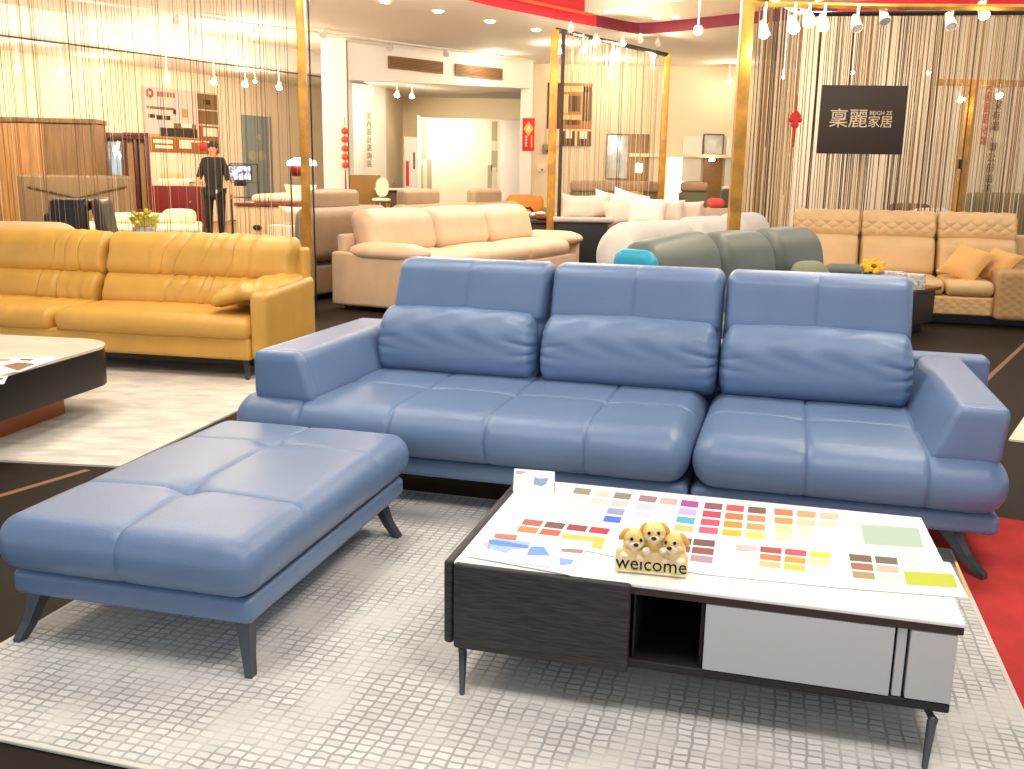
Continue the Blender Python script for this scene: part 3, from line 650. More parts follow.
MAR = mat('maroon cove', (112,14,44), .6); REDC = mat('lit red cove', (206,26,44), .6); ORG = mat('orange strip', (232,84,48), .6)  # one cove face; the brighter red has LED glow put into its colour
vs = []; fs = []; ms = []
for i,(x,y) in enumerate(R): vs += [(x,y,4.2),(x,y,4.62)]
n_ = len(R)
for i in range(n_):
    a = 2*i; b2 = 2*((i+1)%n_); fs.append((a,b2,b2+1,a+1))
b = MB(); b.add(vs, [f for i,f in enumerate(fs) if not (R[i][0] < 1.3 or R[i][0] > 5.2)], 0); b2_ = MB()
b.add(vs, [f for i,f in enumerate(fs) if (R[i][0] < 1.3 or R[i][0] > 5.2)], 1)
S(b, 'trim_4', [MAR, REDC])
# red header box with orange lip at the left of the cove
hb = [p for p in R if -2.5 < p[0] < 1.3]
vs = []; 
b = MB()
for (p,q) in zip(hb[:-1],hb[1:]):
    pa_, qa_ = np.array([p[0],p[1]]), np.array([q[0],q[1]]); d = (qa_-pa_)/np.linalg.norm(qa_-pa_); n = np.array([d[1],-d[0]])*.04
    b.slab([(*(pa_+n),4.40),(*(qa_+n),4.40),(*(qa_+n),4.62),(*(pa_+n),4.62)], (n[0]*.2,n[1]*.2,0), 0); b.slab([(*(pa_+n),4.35),(*(qa_+n),4.35),(*(qa_+n),4.40),(*(pa_+n),4.40)], (n[0],n[1],0), 1)
S(b, 'trim_5', [mat('deep red panel',(190,24,34),.6), ORG])
# ------------------------------------------------------------------ curtains
STR = [mat('string gold',(176,134,80),.6), mat('string brown',(92,66,44),.7), mat('string ivory',(226,204,168),.6), mat('string taupe',(160,124,86),.7)]
def strings(par, a, b_, z0, z1, n, wts, w=(.003,.008)):
    B = MB(); a = np.array(a); b_ = np.array(b_); d = (b_-a)/np.linalg.norm(b_-a); nn = np.array([-d[1],d[0]])
    ts = np.sort(RNG.rand(n)*.85+np.linspace(0,1,n)*.15); ts = .5*ts+.5*np.linspace(0,1,n)+(RNG.rand(n)-.5)*1.6/n
    for t in ts:
        p = a+(b_-a)*min(max(t,0.003),.997); h = RNG.uniform(*w)/2; s_ = RNG.normal()*.012
        q = [(p[0]-d[0]*h,p[1]-d[1]*h),(p[0]+nn[0]*h,p[1]+nn[1]*h),(p[0]+d[0]*h,p[1]+d[1]*h),(p[0]-nn[0]*h,p[1]-nn[1]*h)]
        vs = [(x+d[0]*s_,y+d[1]*s_,z0) for x,y in q]+[(x,y,z1) for x,y in q]
        B.add(vs, [(i,(i+1)%4,4+(i+1)%4,4+i) for i in range(4)], int(RNG.choice(4, p=wts)))
    o = B.build('strings', STR, par, smooth=False); o['kind'] = 'stuff'; return o
def post(par, x, y, z1, s, name='post', z0=0): return MB().box(x-s/2,x+s/2,y-s/2,y+s/2,z0,z1,.006).build(name, GOLD, par)
# left
lp = AT(304,130,10.5); la = AT(-60,150,9.7)
cl = thing('string_curtain', 'long sparse string curtain with a gold post, behind the mustard sofa', 'string curtain')
post(cl, lp[0], lp[1], 4.18, .085); MB().tube([(la[0],la[1],4.12),(lp[0],lp[1],4.12)], .03, 8).build('rod', GOLD, cl)
strings(cl, la[:2], (lp[0]-.06,lp[1]), .05, 4.12, 135, (.22,.52,.06,.20), (.002,.0065))
MB().tube([(lp[0]+.09,lp[1]-.03,.0),(lp[0]+.085,lp[1]-.03,4.18)], .009, 6).build('cable', BLACK, cl)
# middle
m0 = AT(555,30,16.5); m1 = AT(667.5,53,19.4)
cm = thing('string_curtain', 'narrow pale string curtain between two gold posts with a slanting lamp rail, in the middle', 'string curtain')
zt = float(m0[2])
post(cm, m0[0], m0[1], zt, .13); post(cm, m1[0], m1[1], zt, .12)
MB().tube([(m0[0]+.03,m0[1],zt),(m1[0],m1[1],zt)], .04, 8).build('rod', BLACK, cm); MB().tube([(m0[0]+.14,m0[1]-.05,0),(m0[0]+.14,m0[1]-.05,zt)], .035, 6).build('cable', mat('dark brown cord',(60,42,26),.7), cm)
strings(cm, (m0[0]+.1,m0[1]), (m1[0]-.1,m1[1]), .05, zt, 78, (.25,.16,.38,.21), (.004,.010))
# right: main post, beam
mp_ = AT(736.5,180,8.5)
fr_ = thing('gold_lamp_stand', 'thick gold post and overhead lamp beam at the right, rising behind the grey green sofa', 'lamp stand')
zb = Z_(745,4,8.5)
post(fr_, mp_[0], mp_[1], zb+.5, .10); MB().tube([(mp_[0]+.03,8.47,zb),(mp_[0]+1.2,8.4,zb-.02),(6.2,8.3,zb)], .025, 8).build('beam', GOLD, fr_)
MB().tube([(mp_[0]+.1,8.4,zb+.06),(mp_[0]+.45,8.55,zb-.06),(mp_[0]+1.0,8.8,zb+.3)], .018, 8).build('brace', WHITE, fr_)
rz_ = Z_(800,14,13.2)
rc = thing('string_curtain', 'wide dense string curtain hanging behind the quilted sofa at the right', 'string curtain')
ra, rb = AT(793,150,13.2), AT(1075,150,12.7)
MB().tube([(ra[0],ra[1],rz_),(rb[0],rb[1],rz_)], .03, 8).build('rod', BLACK, rc)
strings(rc, ra[:2], rb[:2], .05, rz_, 185, (.26,.22,.22,.30), (.005,.016))
rs = thing('string_curtain', 'narrow dark string curtain just right of the thick gold post', 'string curtain')
sa, sb = AT(748,150,12.2), AT(799,150,13.1)
MB().tube([(sa[0],sa[1],rz_),(sb[0],sb[1],rz_)], .03, 8).build('rod', BLACK, rs)
strings(rs, sa[:2], sb[:2], .05, rz_, 44, (.12,.45,.2,.23), (.010,.024))
# sign
sg = AT(862,120,12.75)
sn = thing('shop_sign', 'square dark brown shop sign with pale characters on the string curtain', 'sign', tuple(sg), -.06)
MB().box(-.54,.54,-.015,.015,-.425,.425,.003).build('board', mat('dark brown board',(48,34,18),.5), sn)
LET = mat('pale lettering', (232,206,168), .5)
for ch_,x,z,s_ in (('稟',-.30,.0,.25),('麗',-.055,.0,.25),('家',.145,-.03,.16),('居',.305,-.03,.16)): text_mesh('character', ch_, s_, LET, sn, (x,-.018,z), extrude=.002)
text_mesh('lettering', 'BEIGH ZE', .068, LET, sn, (.225,-.018,.085), extrude=.002)
# red ornament
og = AT(795.5,120,12.75)
orn = thing('hanging_ornament', 'red knotted ornament with a tassel on the strings left of the dark sign', 'ornament', tuple(og))
RP = mat('lucky red', (214,40,30), .6)
MB().slab([(0,-.01,.13),(.075,-.01,.05),(0,-.01,-.03),(-.075,-.01,.05)], (0,.02,0)).build('knot', RP, orn, smooth=False)
b = MB(); b.ball((-.05,0,.0),(.04,.015,.035),10); b.ball((.05,0,.0),(.04,.015,.035),10); b.ball((0,0,-.06),(.05,.02,.045),10); b.build('loops', RP, orn)
b = MB(); b.tube([(0,0,-.08),(0,0,-.34)], [.018,.012], 8); b.tube([(0,0,.12),(0,0,.30)], .004, 6); b.build('tassel', RP, orn)
# T post behind curtain
tg = AT(972,84,15.0); tpst = thing('gold_stand', 'T-shaped gold stand behind the right string curtain', 'stand', (tg[0],15.0,0))
post(tpst, 0, 0, tg[2], .10); MB().box(-.52,.78,-.04,.04,tg[2]-.03,tg[2]+.06,.006).build('crossbar', GOLD, tpst)
tag(MB().box(-.10,-.06,-.03,.03,0,.14,.004).build('wall_thermostat', BLACK, None), 'small black box beside the T-shaped gold stand','box').location = tuple(AT(964,169,14.9))
# vertical writing on the right wall
def vtext(name, label, s_, px, py, Y, size, m, rot=(PI/2,0,0), lean=0.):
    t = thing(name, label, 'wall lettering', tuple(AT(px,py,Y)))
    for i,c_ in enumerate(s_): text_mesh('character', c_, size, m, t, (lean*i,0,-i*size*1.06), rot, .004)
    return t
vtext('wall_lettering', 'red vertical characters on the right wall beside the gold T stand', '現超組組材群', 988.5,86,16.46,.165,mat('red letters',(206,60,40),.6))
vtext('wall_lettering', 'long brown vertical writing at the far right of the right wall', '有您沒有錯，單公部諮詢人員', 1000,84,16.46,.160,mat('brown letters',(84,60,34),.6))
vtext('wall_lettering', 'grey vertical writing on the white alcove wall above the glossy table', '室內設計諮詢區', 369,116,23.48,.175,mat('grey letters',(120,104,76),.6), (PI/2,0,1.045), 0)
# ------------------------------------------------------------------ left rear furniture (on the platform)
PZ = .42
def loc(px, Y, z=PZ): p = AT(px,200,Y); return (p[0],Y,z)
OAK = mat('golden oak', (176,128,70), .5, noise=(2.2,.2,(10,10,.8))); OAKD = mat('brown oak', (132,98,58), .5, noise=(2.2,.2,(10,10,.8)))
x0, x1 = X_(-60,17.2), X_(90,17.2); zt_ = Z_(50,119,17.2)
w = thing('wardrobe', 'large oak sliding-door wardrobe at the far left behind the strings', 'wardrobe', (x0,17.2,PZ), .12)
W_ = x1-x0; H_ = zt_-PZ; xm = X_(40,17.2)-x0
b = MB(); b.box(0,W_,.06,.65,0,H_,.006); b.box(-.03,W_+.03,-.02,.66,H_-.05,H_+.03,.006); b.box(W_-.05,W_,0,.06,0,H_-.05,.004); b.build('carcass', OAKD, w)
MB().box(.02,xm,.0,.03,.05,H_-.07,.004).build('door', OAK, w); d_ = MB().box(xm-.03,W_-.06,.032,.058,.05,H_-.07,.004).build('door', OAKD, w)
MB().box(W_-.12,W_-.09,.015,.032,.75,.84,.003).build('handle', BLACK, d_)
# dressing mirror / display frame in dark red wood
RW = mat('mahogany', (96,26,16), .35, noise=(5,.25,(6,6,1)))
x0, x1 = X_(103,18.2), X_(146,18.2); H_ = Z_(130,132,18.2)-PZ
m_ = thing('display_cabinet', 'mahogany display cabinet with tall glass doors, between wardrobe and poster', 'cabinet', (x0,18.25,PZ), .36); W_ = x1-x0
b = MB(); b.box(0,W_,.3,.5,0,H_,.006); b.box(0,.06,-.0,.3,0,H_-.05,.004); b.box(W_-.09,W_,-.03,.3,0,H_,.004); b.box(0,W_,0,.3,H_-.12,H_-.03,.004); b.box(.34,W_,-.03,.3,H_-.06,H_,.004); b.box(0,W_,0,.3,0,.4,.004); b.build('frame', RW, m_)
b = MB(); b.box(.06,.30,.2,.22,.4,H_-.12,.002); b.build('mirror_panel', mat('mirror pane',(226,236,232),.08,.8), m_)
for xx in (.31,.52): MB().box(xx,xx+.05,.02,.24,.4,H_-.12,.004).build('mullion', RW, m_)
b = MB(); b.box(.37,.50,.2,.22,.4,H_-.12,.002); b.box(.60,W_-.1,.2,.22,.4,H_-.12,.002); b.build('inset_panel', mat('honey panel',(198,150,88),.5), m_)
# poster
def wallpt(px): # point on left wall at pixel column
    s = (px-512)/FPX; k = (wa0[0]-s*wa0[1])/(s*wad[1]-wad[0]); return wa0+wad*k
p0, p1 = wallpt(150.5), wallpt(222); d_ = np.linalg.norm(p1-p0); ang = math.atan2(wad[1],wad[0])
nrm = np.array([wad[1],-wad[0]]); ztop = Z_(150,86,p0[1]); zbot = Z_(154,151,p0[1]); hp = ztop-zbot
po = thing('poster', 'large furniture poster with a brown caption band, on the cream left wall', 'poster', (p0[0]+nrm[0]*.03,p0[1]+nrm[1]*.03,zbot), ang)
MB().box(0,d_,-.02,.0,0,hp,.002).build('panel', mat('poster grey',(206,186,176),.6), po)
b = MB(); mm = [mat('poster ink brown',(150,92,40),.6), mat('poster ink dark',(48,36,26),.6), mat('poster ink ivory',(240,228,200),.6), mat('poster ink red',(200,40,30),.6), mat('poster ink olive',(120,92,50),.6), mat('poster ink wood',(190,140,80),.6)]
def pq(u0,u1,v0,v1,mi,l=.003): b.box(u0*d_,u1*d_,-.0225-l,-.0205,v0*hp,v1*hp,.0,mi)
pq(.0,1,.0,.22,0); pq(.72,1,.72,.97,4); pq(.72,1,.48,.70,4); pq(.72,1,.22,.45,0); pq(.78,.98,.28,.42,2,.005); pq(.8,.9,.80,.88,1,.005)
pq(.2,.70,.24,.38,1); pq(.38,.68,.38,.46,4,.004); pq(.48,.62,.40,.46,2,.006); pq(.04,.40,.66,.70,4); pq(.06,.14,.52,.58,1); pq(.16,.24,.5,.57,1); pq(.26,.34,.5,.57,1); pq(.38,.42,.6,.68,1); pq(.50,.58,.56,.70,5)
pq(.44,.60,.06,.20,2,.005); pq(.46,.9,.17,.20,2,.006); pq(.1,.35,.13,.19,2,.005); pq(.12,.35,.05,.10,2,.005); pq(0,.72,.22,.27,5,.002)
b.tube([(.09*d_,-.0205,.90*hp),(.09*d_,-.026,.90*hp)], .05*d_, 16, 3); b.tube([(.09*d_,-.026,.90*hp),(.09*d_,-.028,.90*hp)], .025*d_, 3, 2)
for i in range(6): pq(.19+.04*i,.215+.04*i,.86,.94,0,.004)
b.build('print', mm, po, smooth=False)
# blue grey door on left wall
p0, p1 = wallpt(245), wallpt(273); d_ = np.linalg.norm(p1-p0); zt_ = Z_(258,115,p0[1])
dd = thing('door_1', 'blue grey door in the cream left wall', 'door', (p0[0]+nrm[0]*.03,p0[1]+nrm[1]*.03,PZ), ang); dd['kind'] = 'structure'
BG = mat('blue grey paint',(136,150,150),.5)
MB().box(0,d_,-.04,.0,0,zt_-PZ,.004).build('door_panel', BG, dd)
b = MB(); mk = mat('faded paint',(176,168,140),.6)
for u,v in ((.3,.62),(.62,.62)): b.tube([(u*d_,-.041,v*(zt_-PZ)),(u*d_,-.046,v*(zt_-PZ))], .12, 14)
b.tube([(.55*d_,-.041,.8*(zt_-PZ)),(.55*d_,-.046,.8*(zt_-PZ))], .1, 3); b.build('emblem', mk, dd)
# bed 1
BEDW = mat('cream bedding',(240,222,190),.8); HB = mat('taupe headboard',(120,96,66),.6)
bx0, bx1 = X_(25,14.2), X_(146,14.2); hz = Z_(80,175,15.6)
bd1 = thing('bed', 'low bed with a tall taupe headboard and cream bedding, below the wardrobe', 'bed', (bx0,13.1,PZ), .30); Wb = 2.3
def hxf(px): s = (px-512)/FPX; return (s*15.06-bx0+.606)/(.955-s*.295)
hx0, hx1 = hxf(24), hxf(138); hh = hz-PZ
Wb = ((206-512)/FPX*13.1-bx0)/(.955-(206-512)/FPX*.295)
b = MB(); b.soft((hx1-hx0,.12,hh),(.05,.05,.05),((hx0+hx1)/2,2.05,hh/2),(4,1,3),k=3,warp=lambda P: P+np.stack([.12*(P[:,2]/hh-.5)*-np.sign(P[:,0])*0,.0*P[:,0],0*P[:,0]],1)); b.build('headboard', HB, bd1)
b = MB(); b.tube([(hx0+.15,1.98,hh*.82),((hx0+hx1)/2,1.98,hh*.66),(hx1-.1,1.98,hh*.84)], .018, 6); b.build('headboard_piping', mat('dark piping',(70,52,34),.7), bd1)
MB().box(hx0+.5,Wb,0,2.0,.0,.16,.02).build('bed_frame', mat('white panel',(234,214,180),.6), bd1)
MB().box(hx0+.45,Wb+.02,-.02,2.0,.16,.21,.01).build('side_rail', mat('dark brown rail',(58,28,16),.4), bd1)
MB().soft((Wb-hx0-.65,1.9,.12),(.06,.06,.06),((hx0+.55+Wb)/2,1.0,.27),(6,6,1),k=3).build('mattress', BEDW, bd1)
cushion(bd1,'pillow',(1.15,.55,.16),(.25,.2,.07),(Wb*.62,1.3,.39),BEDW,(6,4,1)); cushion(bd1,'pillow',(.5,.4,.22),(.1,.1,.08),(Wb*.86,1.3,.42),BEDW,(6,4,1))
# nightstand far left
t = thing('nightstand', 'low grey nightstand with a dark handle, at the far left beside the bed', 'nightstand', (X_(-16,12.4),12.4,PZ))
MB().box(0,.62,0,.45,0,.22,.006).build('body', mat('grey wood',(120,100,74),.5), t); d_ = MB().box(.03,.59,-.02,.0,.02,.18,.004).build('drawer', mat('grey wood',(120,100,74),.5), t); MB().box(.22,.38,-.03,-.02,.08,.12,.003).build('handle', BLACK, d_)
# round ottoman top behind mustard sofa at far left
t = thing('pouf', 'beige rounded pouf peeking over the mustard sofa at the far left', 'pouf', (X_(12,9.2),9.2,0))
MB().soft((.9,.8,.28),(.2,.2,.13),(0,0,.88),(4,4,1),k=4).build('cushion', BEIGE, t); MB().box(-.4,.4,-.35,.35,.06,.74,.03).build('base', BEIGE, t)
for x in (-.3,.3): MB().tube([(x,0,.06),(x,0,0)], .03, 8).build('foot', BLACK, t)
# dark armchair
ac = thing('armchair', 'black leather swivel armchair seen from behind, in front of the bed', 'armchair', (X_(80,12.2),12.2,0), .15)
CH = mat('black leather',(38,42,44),.4)
MB().soft((.46,.16,.40),(.06,.07,.08),(-.12,-.25,.96-.03),(6,2,4),k=3).build('backrest', CH, ac); MB().soft((.50,.2,.17),(.08,.09,.08),(-.10,-.22,1.10),(6,2,2),k=4).build('headrest', CH, ac)
MB().soft((.14,.62,.50),(.05,.08,.08),(.24,-.02,.93),(2,6,4),k=4,warp=lambda P: P+np.stack([.15*-P[:,2],0*P[:,0],0*P[:,0]],1)).build('armrest', CH, ac); MB().soft((.14,.6,.3),(.05,.08,.08),(-.36,.02,.86),(2,6,4),k=4).build('armrest', CH, ac)
MB().soft((.6,.6,.16),(.08,.08,.07),(-.05,.1,.68),(4,4,1),k=3).build('seat', CH, ac)
b = MB(); b.lathe([(.0,.0),(.3,.0),(.28,.03),(.04,.05),(.04,.62),(.0,.62)]); b.build('pedestal', DKMET, ac)
# plant on small white table
pt = thing('side_table', 'small round white table under the yellow green plant, behind the mustard sofa', 'side table', (X_(139,10.8),10.8,0))
MB().lathe([(0,.0),(.2,.0),(.2,.02),(.03,.04),(.03,.72),(.36,.73),(.36,.76),(0,.76)], seg=28).build('pedestal_table', WHITE, pt)
pl = thing('potted_plant', 'bushy yellow green plant in a blue and white pot, behind the mustard sofa', 'plant', (X_(140,10.8),10.8,.76))
MB().lathe([(0,0),(.09,0),(.13,.14),(.12,.15),(.0,.13)], seg=18).build('pot', mat('blue white pot',(176,184,214),.4,noise=(14,.2)), pl)
b = MB()
for k2 in range(46):
    a_ = k2*2.39; r_ = .03+.12*math.sqrt((k2 % 12)/12); b.ball((r_*math.cos(a_),r_*math.sin(a_),.15+.012*(k2 % 14)+.02*math.sin(k2)), (.04,.025,.018), 8, 0, Matrix.Rotation(a_,3,'Z') @ Matrix.Rotation(-.7,3,'Y'))
b.build('foliage', mat('yellow green leaf',(206,196,46),.6), pl)
# red cabinet with stack
x0, x1 = X_(145,16.6), X_(199,16.6); zc = Z_(170,186,16.6)
t = thing('sideboard', 'dark red sideboard with a round knob, below the poster', 'sideboard', (x0,16.6,PZ)); W_ = x1-x0
MB().box(0,W_,0,.45,0,zc-PZ,.008).build('body', mat('wine red lacquer',(112,16,14),.4), t); d_ = MB().box(W_*.45,W_-.03,-.02,0,.04,zc-PZ-.04,.004).build('door', mat('wine red lacquer',(112,16,14),.4), t); MB().ball((W_*.8,-.035,(zc-PZ)*.7),.02,10).build('knob', GOLD, d_)
for k2,(a_,bb,h0,h1,c_,lab) in enumerate(((.1,.75,0,.07,(236,206,160),'flat cream box at the bottom of the stack on the red sideboard'),(.2,.8,.07,.12,(250,240,220),'thin white box in the middle of the stack on the red sideboard'),(.22,.55,.12,.20,(222,180,120),'small tan box on top of the stack on the red sideboard'))):
    o = MB().box(a_*W_-x0*0,bb*W_,.08,.38,h0+.0005,h1,.006).build('storage_box', mat('box paper %d' % k2, c_, .6), None); o.location = (x0,16.6,zc+.001*(k2+1)); tag(o, lab, 'box', 'boxes stacked on the red sideboard')
# red lantern next to the person
o = thing('paper_lantern', 'single round red lantern on the wall behind the person', 'lantern', tuple(AT(203,146,17.6)))
MB().ball((0,0,0),(.085,.085,.085),16).build('globe', mat('lantern red',(220,50,30),.5), o); MB().tube([(0,0,.08),(0,0,.5)], .004, 6).build('cord', RP, o)
# tv on a rack
t = thing('television', 'small television with a bright picture, on the black rack right of the person', 'television', tuple(AT(240,173,16.9)), .05)
MB().box(-.20,.20,-.02,.02,-.13,.13,.005).build('case', BLACK, t); 
def scr():
    m = mat('tv picture',(210,216,240),.3,noise=(16,.2),rgb2=(40,46,60)); nt = m.node_tree; b_ = nt.nodes['Principled BSDF']; l_ = b_.inputs['Base Color'].links[0].from_socket
    nt.links.new(l_, b_.inputs['Emission Color']); b_.inputs['Emission Strength'].default_value = 1.2; return m
MB().box(-.185,.185,-.024,-.02,-.115,.115,.0).build('screen', scr(), t); MB().box(-.1,.1,-.03,.03,-.22,-.13,.01).build('stand', BLACK, t)
rk = thing('metal_rack', 'black metal rack holding the small television', 'rack', (X_(243,17.0),17.0,PZ)); hr = Z_(243,164,17.0)-PZ
for x in (-.24,.24): MB().tube([(x,0,0),(x,0,hr)], .012, 8).build('upright', BLACK, rk)
for z in (hr,hr*.55-.0): MB().tube([(-.24,0,z),(.24,0,z)], .010, 8).build('crossbar', BLACK, rk)
for z in (.3,Z_(240,181,16.9)-PZ-.02): MB().box(-.24,.24,-.15,.15,z-.01,z,.003).build('shelf', BLACK, rk)
# bed 2 / long white counter with red-brown edge
x0, x1 = X_(233,14.6), X_(312,14.6); zc = Z_(260,203,14.6)
bd2 = thing('bed', 'bed with a cream footboard, oval dark handle and red-brown rail, right of the person', 'bed', (x0,14.6,PZ)); W_ = x1-x0; h_ = zc-PZ
MB().box(0,W_,0,.08,0,h_-.05,.02).build('footboard', mat('cream panel',(226,200,156),.6), bd2); MB().box(-.02,W_+.02,-.02,2.0,h_-.05,h_,.01).build('rail', mat('red brown wood',(128,48,26),.45), bd2)
MB().box(.05,W_-.05,.08,1.9,0,h_-.05,.01).build('bed_base', mat('cream panel',(226,200,156),.6), bd2); MB().soft((W_-.2,1.8,.14),(.1,.1,.06),(W_/2+.1,1.0,h_+.06),(4,4,1),k=3).build('mattress', BEDW, bd2)
MB().ball((W_*.27,-.005,h_*.45),(.07,.012,.045),14).build('handle', BLACK, bd2)
for k2,(px_,py_) in enumerate(((301,194),(296,216))):
    o = pillow(px_,py_,14.4 if k2 else 15.2,None,(.5,.3,.16),(.2,0,.1),BEDW,('plump white pillow on the bed behind the gold post','cream cushion low beside the gold post, in front of the bed')[k2])
    if k2: 
        t = thing('bench','low cream bench under the cushion beside the gold post','bench',(o.location.x,14.4,0)); MB().box(-.4,.4,-.12,.12,.05,o.location.z-.13,.02).build('seat', BEDW, t); MB().box(-.35,.35,-.1,.1,0,.05,.005).build('plinth', BLACK, t)
# floor lamp
lg = AT(303,164,13.9)
lm = thing('floor_lamp', 'floor lamp with a glowing white dome shade, left of the gold post', 'floor lamp', (X_(290,13.9),13.9,PZ))
hl = lg[2]-PZ; xs_ = X_(300,13.9)-X_(290,13.9)
MB().lathe([(0,0),(.12,0),(.12,.02),(0,.03)], seg=20).build('base', BLACK, lm); MB().tube([(0,0,.02),(0,0,hl-.12),(.03,0,hl-.02)], .012, 8).build('pole', BLACK, lm)
GLOW = mat('glowing white', (255,240,214), .5, emit=9)
MB().lathe([(0,.09),(.10,.08),(.19,.04),(.21,-.01),(.20,-.02),(0,-.01)], c=(xs_+.02,0,hl), seg=24).build('shade', GLOW, lm); MB().lathe([(0,0),(.09,0),(.10,-.08),(.07,-.14),(0,-.15)], c=(xs_-.05,0,hl-.03), seg=16).build('lower_shade', mat('dark red glass',(110,20,20),.3), lm)
# ------------------------------------------------------------------ person
SKIN = mat('skin', (224,150,104), .6); TOPM = mat('black cloth', (18,19,22), .8); PANT = mat('black trousers', (14,14,16), .8); HAIR = mat('dark hair', (26,18,14), .6)
def skin(name, nodes, edges, m, par, root, sub=2):
    ks = list(nodes); me = bpy.data.meshes.new(name); me.from_pydata([nodes[k][0] for k in ks], [(ks.index(a),ks.index(b_)) for a,b_ in edges], [])
    o = bpy.data.objects.new(name, me); C.objects.link(o); o.parent = par; me.materials.append(m)
    md = o.modifiers.new('skin','SKIN'); md.use_smooth_shade = True; me.skin_vertices or None
    if not me.skin_vertices: me.attributes.new('skin_vertices','FLOAT','POINT')
    sv = me.skin_vertices[0].data
    for i,k in enumerate(ks):
        r_ = nodes[k][1]; sv[i].radius = r_ if hasattr(r_,'__len__') else (r_,r_); sv[i].use_root = (k == root)
    s_ = o.modifiers.new('sub','SUBSURF'); s_.levels = sub; s_.render_levels = sub
    dg = bpy.context.evaluated_depsgraph_get(); bpy.context.view_layer.update(); dg = bpy.context.evaluated_depsgraph_get()
    m2 = bpy.data.meshes.new_from_object(o.evaluated_get(dg)); o.modifiers.clear(); o.data = m2
    if not m2.materials: m2.materials.append(m)
    m2.polygons.foreach_set('use_smooth',[True]*len(m2.polygons))
    return o
def make_person():
    Yp = 15.9; s = (Z_(216,142,Yp)-PZ)/1.64
    p = thing('person', 'standing person in a black jacket and black trousers, facing the camera behind the strings', 'person', (X_(215,Yp,200),Yp,PZ)); p.scale = (s,s,s)
    nd = {'pel':((0,0,.90),(.10,.08)),'spn':((0,0,1.08),(.115,.085)),'chs':((0,.0,1.24),(.11,.075)),'nck':((0,.01,1.40),.052),'hd0':((0,-.005,1.49),(.07,.082)),'hd1':((0,-.01,1.57),(.072,.085)),
      'sL':((.155,.01,1.33),.052),'eL':((.215,.02,1.07),.042),'wL':((.30,-.06,.86),.026),'hL':((.315,-.075,.80),(.036,.018)),
      'sR':((-.155,.01,1.33),.052),'eR':((-.235,.03,1.10),.042),'wR':((-.235,-.13,.98),.026),'hR':((-.20,-.15,.96),(.034,.02)),
      'tL':((.085,0,.84),.072),'kL':((.10,-.01,.47),.056),'aL':((.095,.01,.08),.036),'fL':((.11,-.13,.035),(.038,.028)),
      'tR':((-.085,0,.84),.072),'kR':((-.11,-.01,.47),.056),'aR':((-.12,.01,.08),.036),'fR':((-.15,-.13,.035),(.038,.028))}
    ed = [('pel','spn'),('spn','chs'),('chs','nck'),('nck','hd0'),('hd0','hd1'),('chs','sL'),('sL','eL'),('eL','wL'),('wL','hL'),('chs','sR'),('sR','eR'),('eR','wR'),('wR','hR'),('pel','tL'),('tL','kL'),('kL','aL'),('aL','fL'),('pel','tR'),('tR','kR'),('kR','aR'),('aR','fR')]
    for sd,(hx,hy,hz) in (('L',(.315,-.075,.80)),('R',(-.20,-.15,.96))):
        q = 1 if sd == 'L' else -1
        for i in range(4):
            off = (-.026+.017*i)
            l_ = (.055,.065,.06,.048)[i]
            if sd == 'L': b0_, b1_, b2_ = (hx+.004,hy+off,hz-.03),(hx+.008,hy+off*1.1-.01,hz-.03-l_*.6),(hx-.002,hy+off*1.1-.02,hz-.03-l_)
            else: b0_, b1_, b2_ = (hx+.02,hy-.01,hz+off),(hx+.02+l_*.6,hy-.015,hz+off*1.1),(hx+.02+l_,hy+.005,hz+off*1.1)
            for n_2,(pt_,rr) in enumerate(((b0_,.010),(b1_,.009),(b2_,.007))): nd['f%s%d%d' % (sd,i,n_2)] = (pt_,rr)
            ed += [('h'+sd,'f%s%d0' % (sd,i)),('f%s%d0' % (sd,i),'f%s%d1' % (sd,i)),('f%s%d1' % (sd,i),'f%s%d2' % (sd,i))]
        nd['th'+sd] = ((hx-.03*q,hy-.03,hz-.005+(.03 if sd=='R' else 0)),.010); nd['tj'+sd] = ((hx-.02*q,hy-.05,hz-.035+(.05 if sd=='R' else 0)),.008); ed += [('h'+sd,'th'+sd),('th'+sd,'tj'+sd)]
    skin('body', nd, ed, SKIN, p, 'pel')
    skin('jacket', {'h':((0,0,.78),(.19,.14)),'w':((0,0,1.0),(.155,.115)),'c':((0,.0,1.24),(.172,.125)),'n':((0,.01,1.385),(.075,.068)),'sL':((.155,.01,1.335),.068),'eL':((.22,.02,1.08),.058),'qL':((.245,-.01,.98),.050),'sR':((-.155,.01,1.335),.068),'eR':((-.24,.03,1.10),.058),'qR':((-.235,-.06,1.04),.050)},
      [('h','w'),('w','c'),('c','n'),('c','sL'),('sL','eL'),('eL','qL'),('c','sR'),('sR','eR'),('eR','qR')], TOPM, p, 'w')
    skin('trousers', {'p':((0,0,.87),(.15,.12)),'tL':((.095,0,.80),.098),'kL':((.10,-.01,.47),.070),'aL':((.095,.005,.13),.056),'bL':((.095,.0,.07),.054),'tR':((-.095,0,.80),.098),'kR':((-.11,-.01,.47),.070),'aR':((-.12,.005,.13),.056),'bR':((-.12,0,.07),.054)},
      [('p','tL'),('tL','kL'),('kL','aL'),('aL','bL'),('p','tR'),('tR','kR'),('kR','aR'),('aR','bR')], PANT, p, 'p')
    for x,fx in ((.11,.125),(-.145,-.165)): MB().soft((.095,.25,.075),(.04,.06,.035),(fx,-.07,.038),(2,4,1),k=4).build('shoe', BLACK, p)
    b = MB(); b.ball((0,.045,1.590),(.086,.080,.078),18); b.ball((0,.055,1.50),(.075,.055,.10),14); b.ball((-.066,.03,1.55),(.022,.04,.06),10); b.ball((.066,.03,1.55),(.022,.04,.06),10); b.build('hair', HAIR, p)
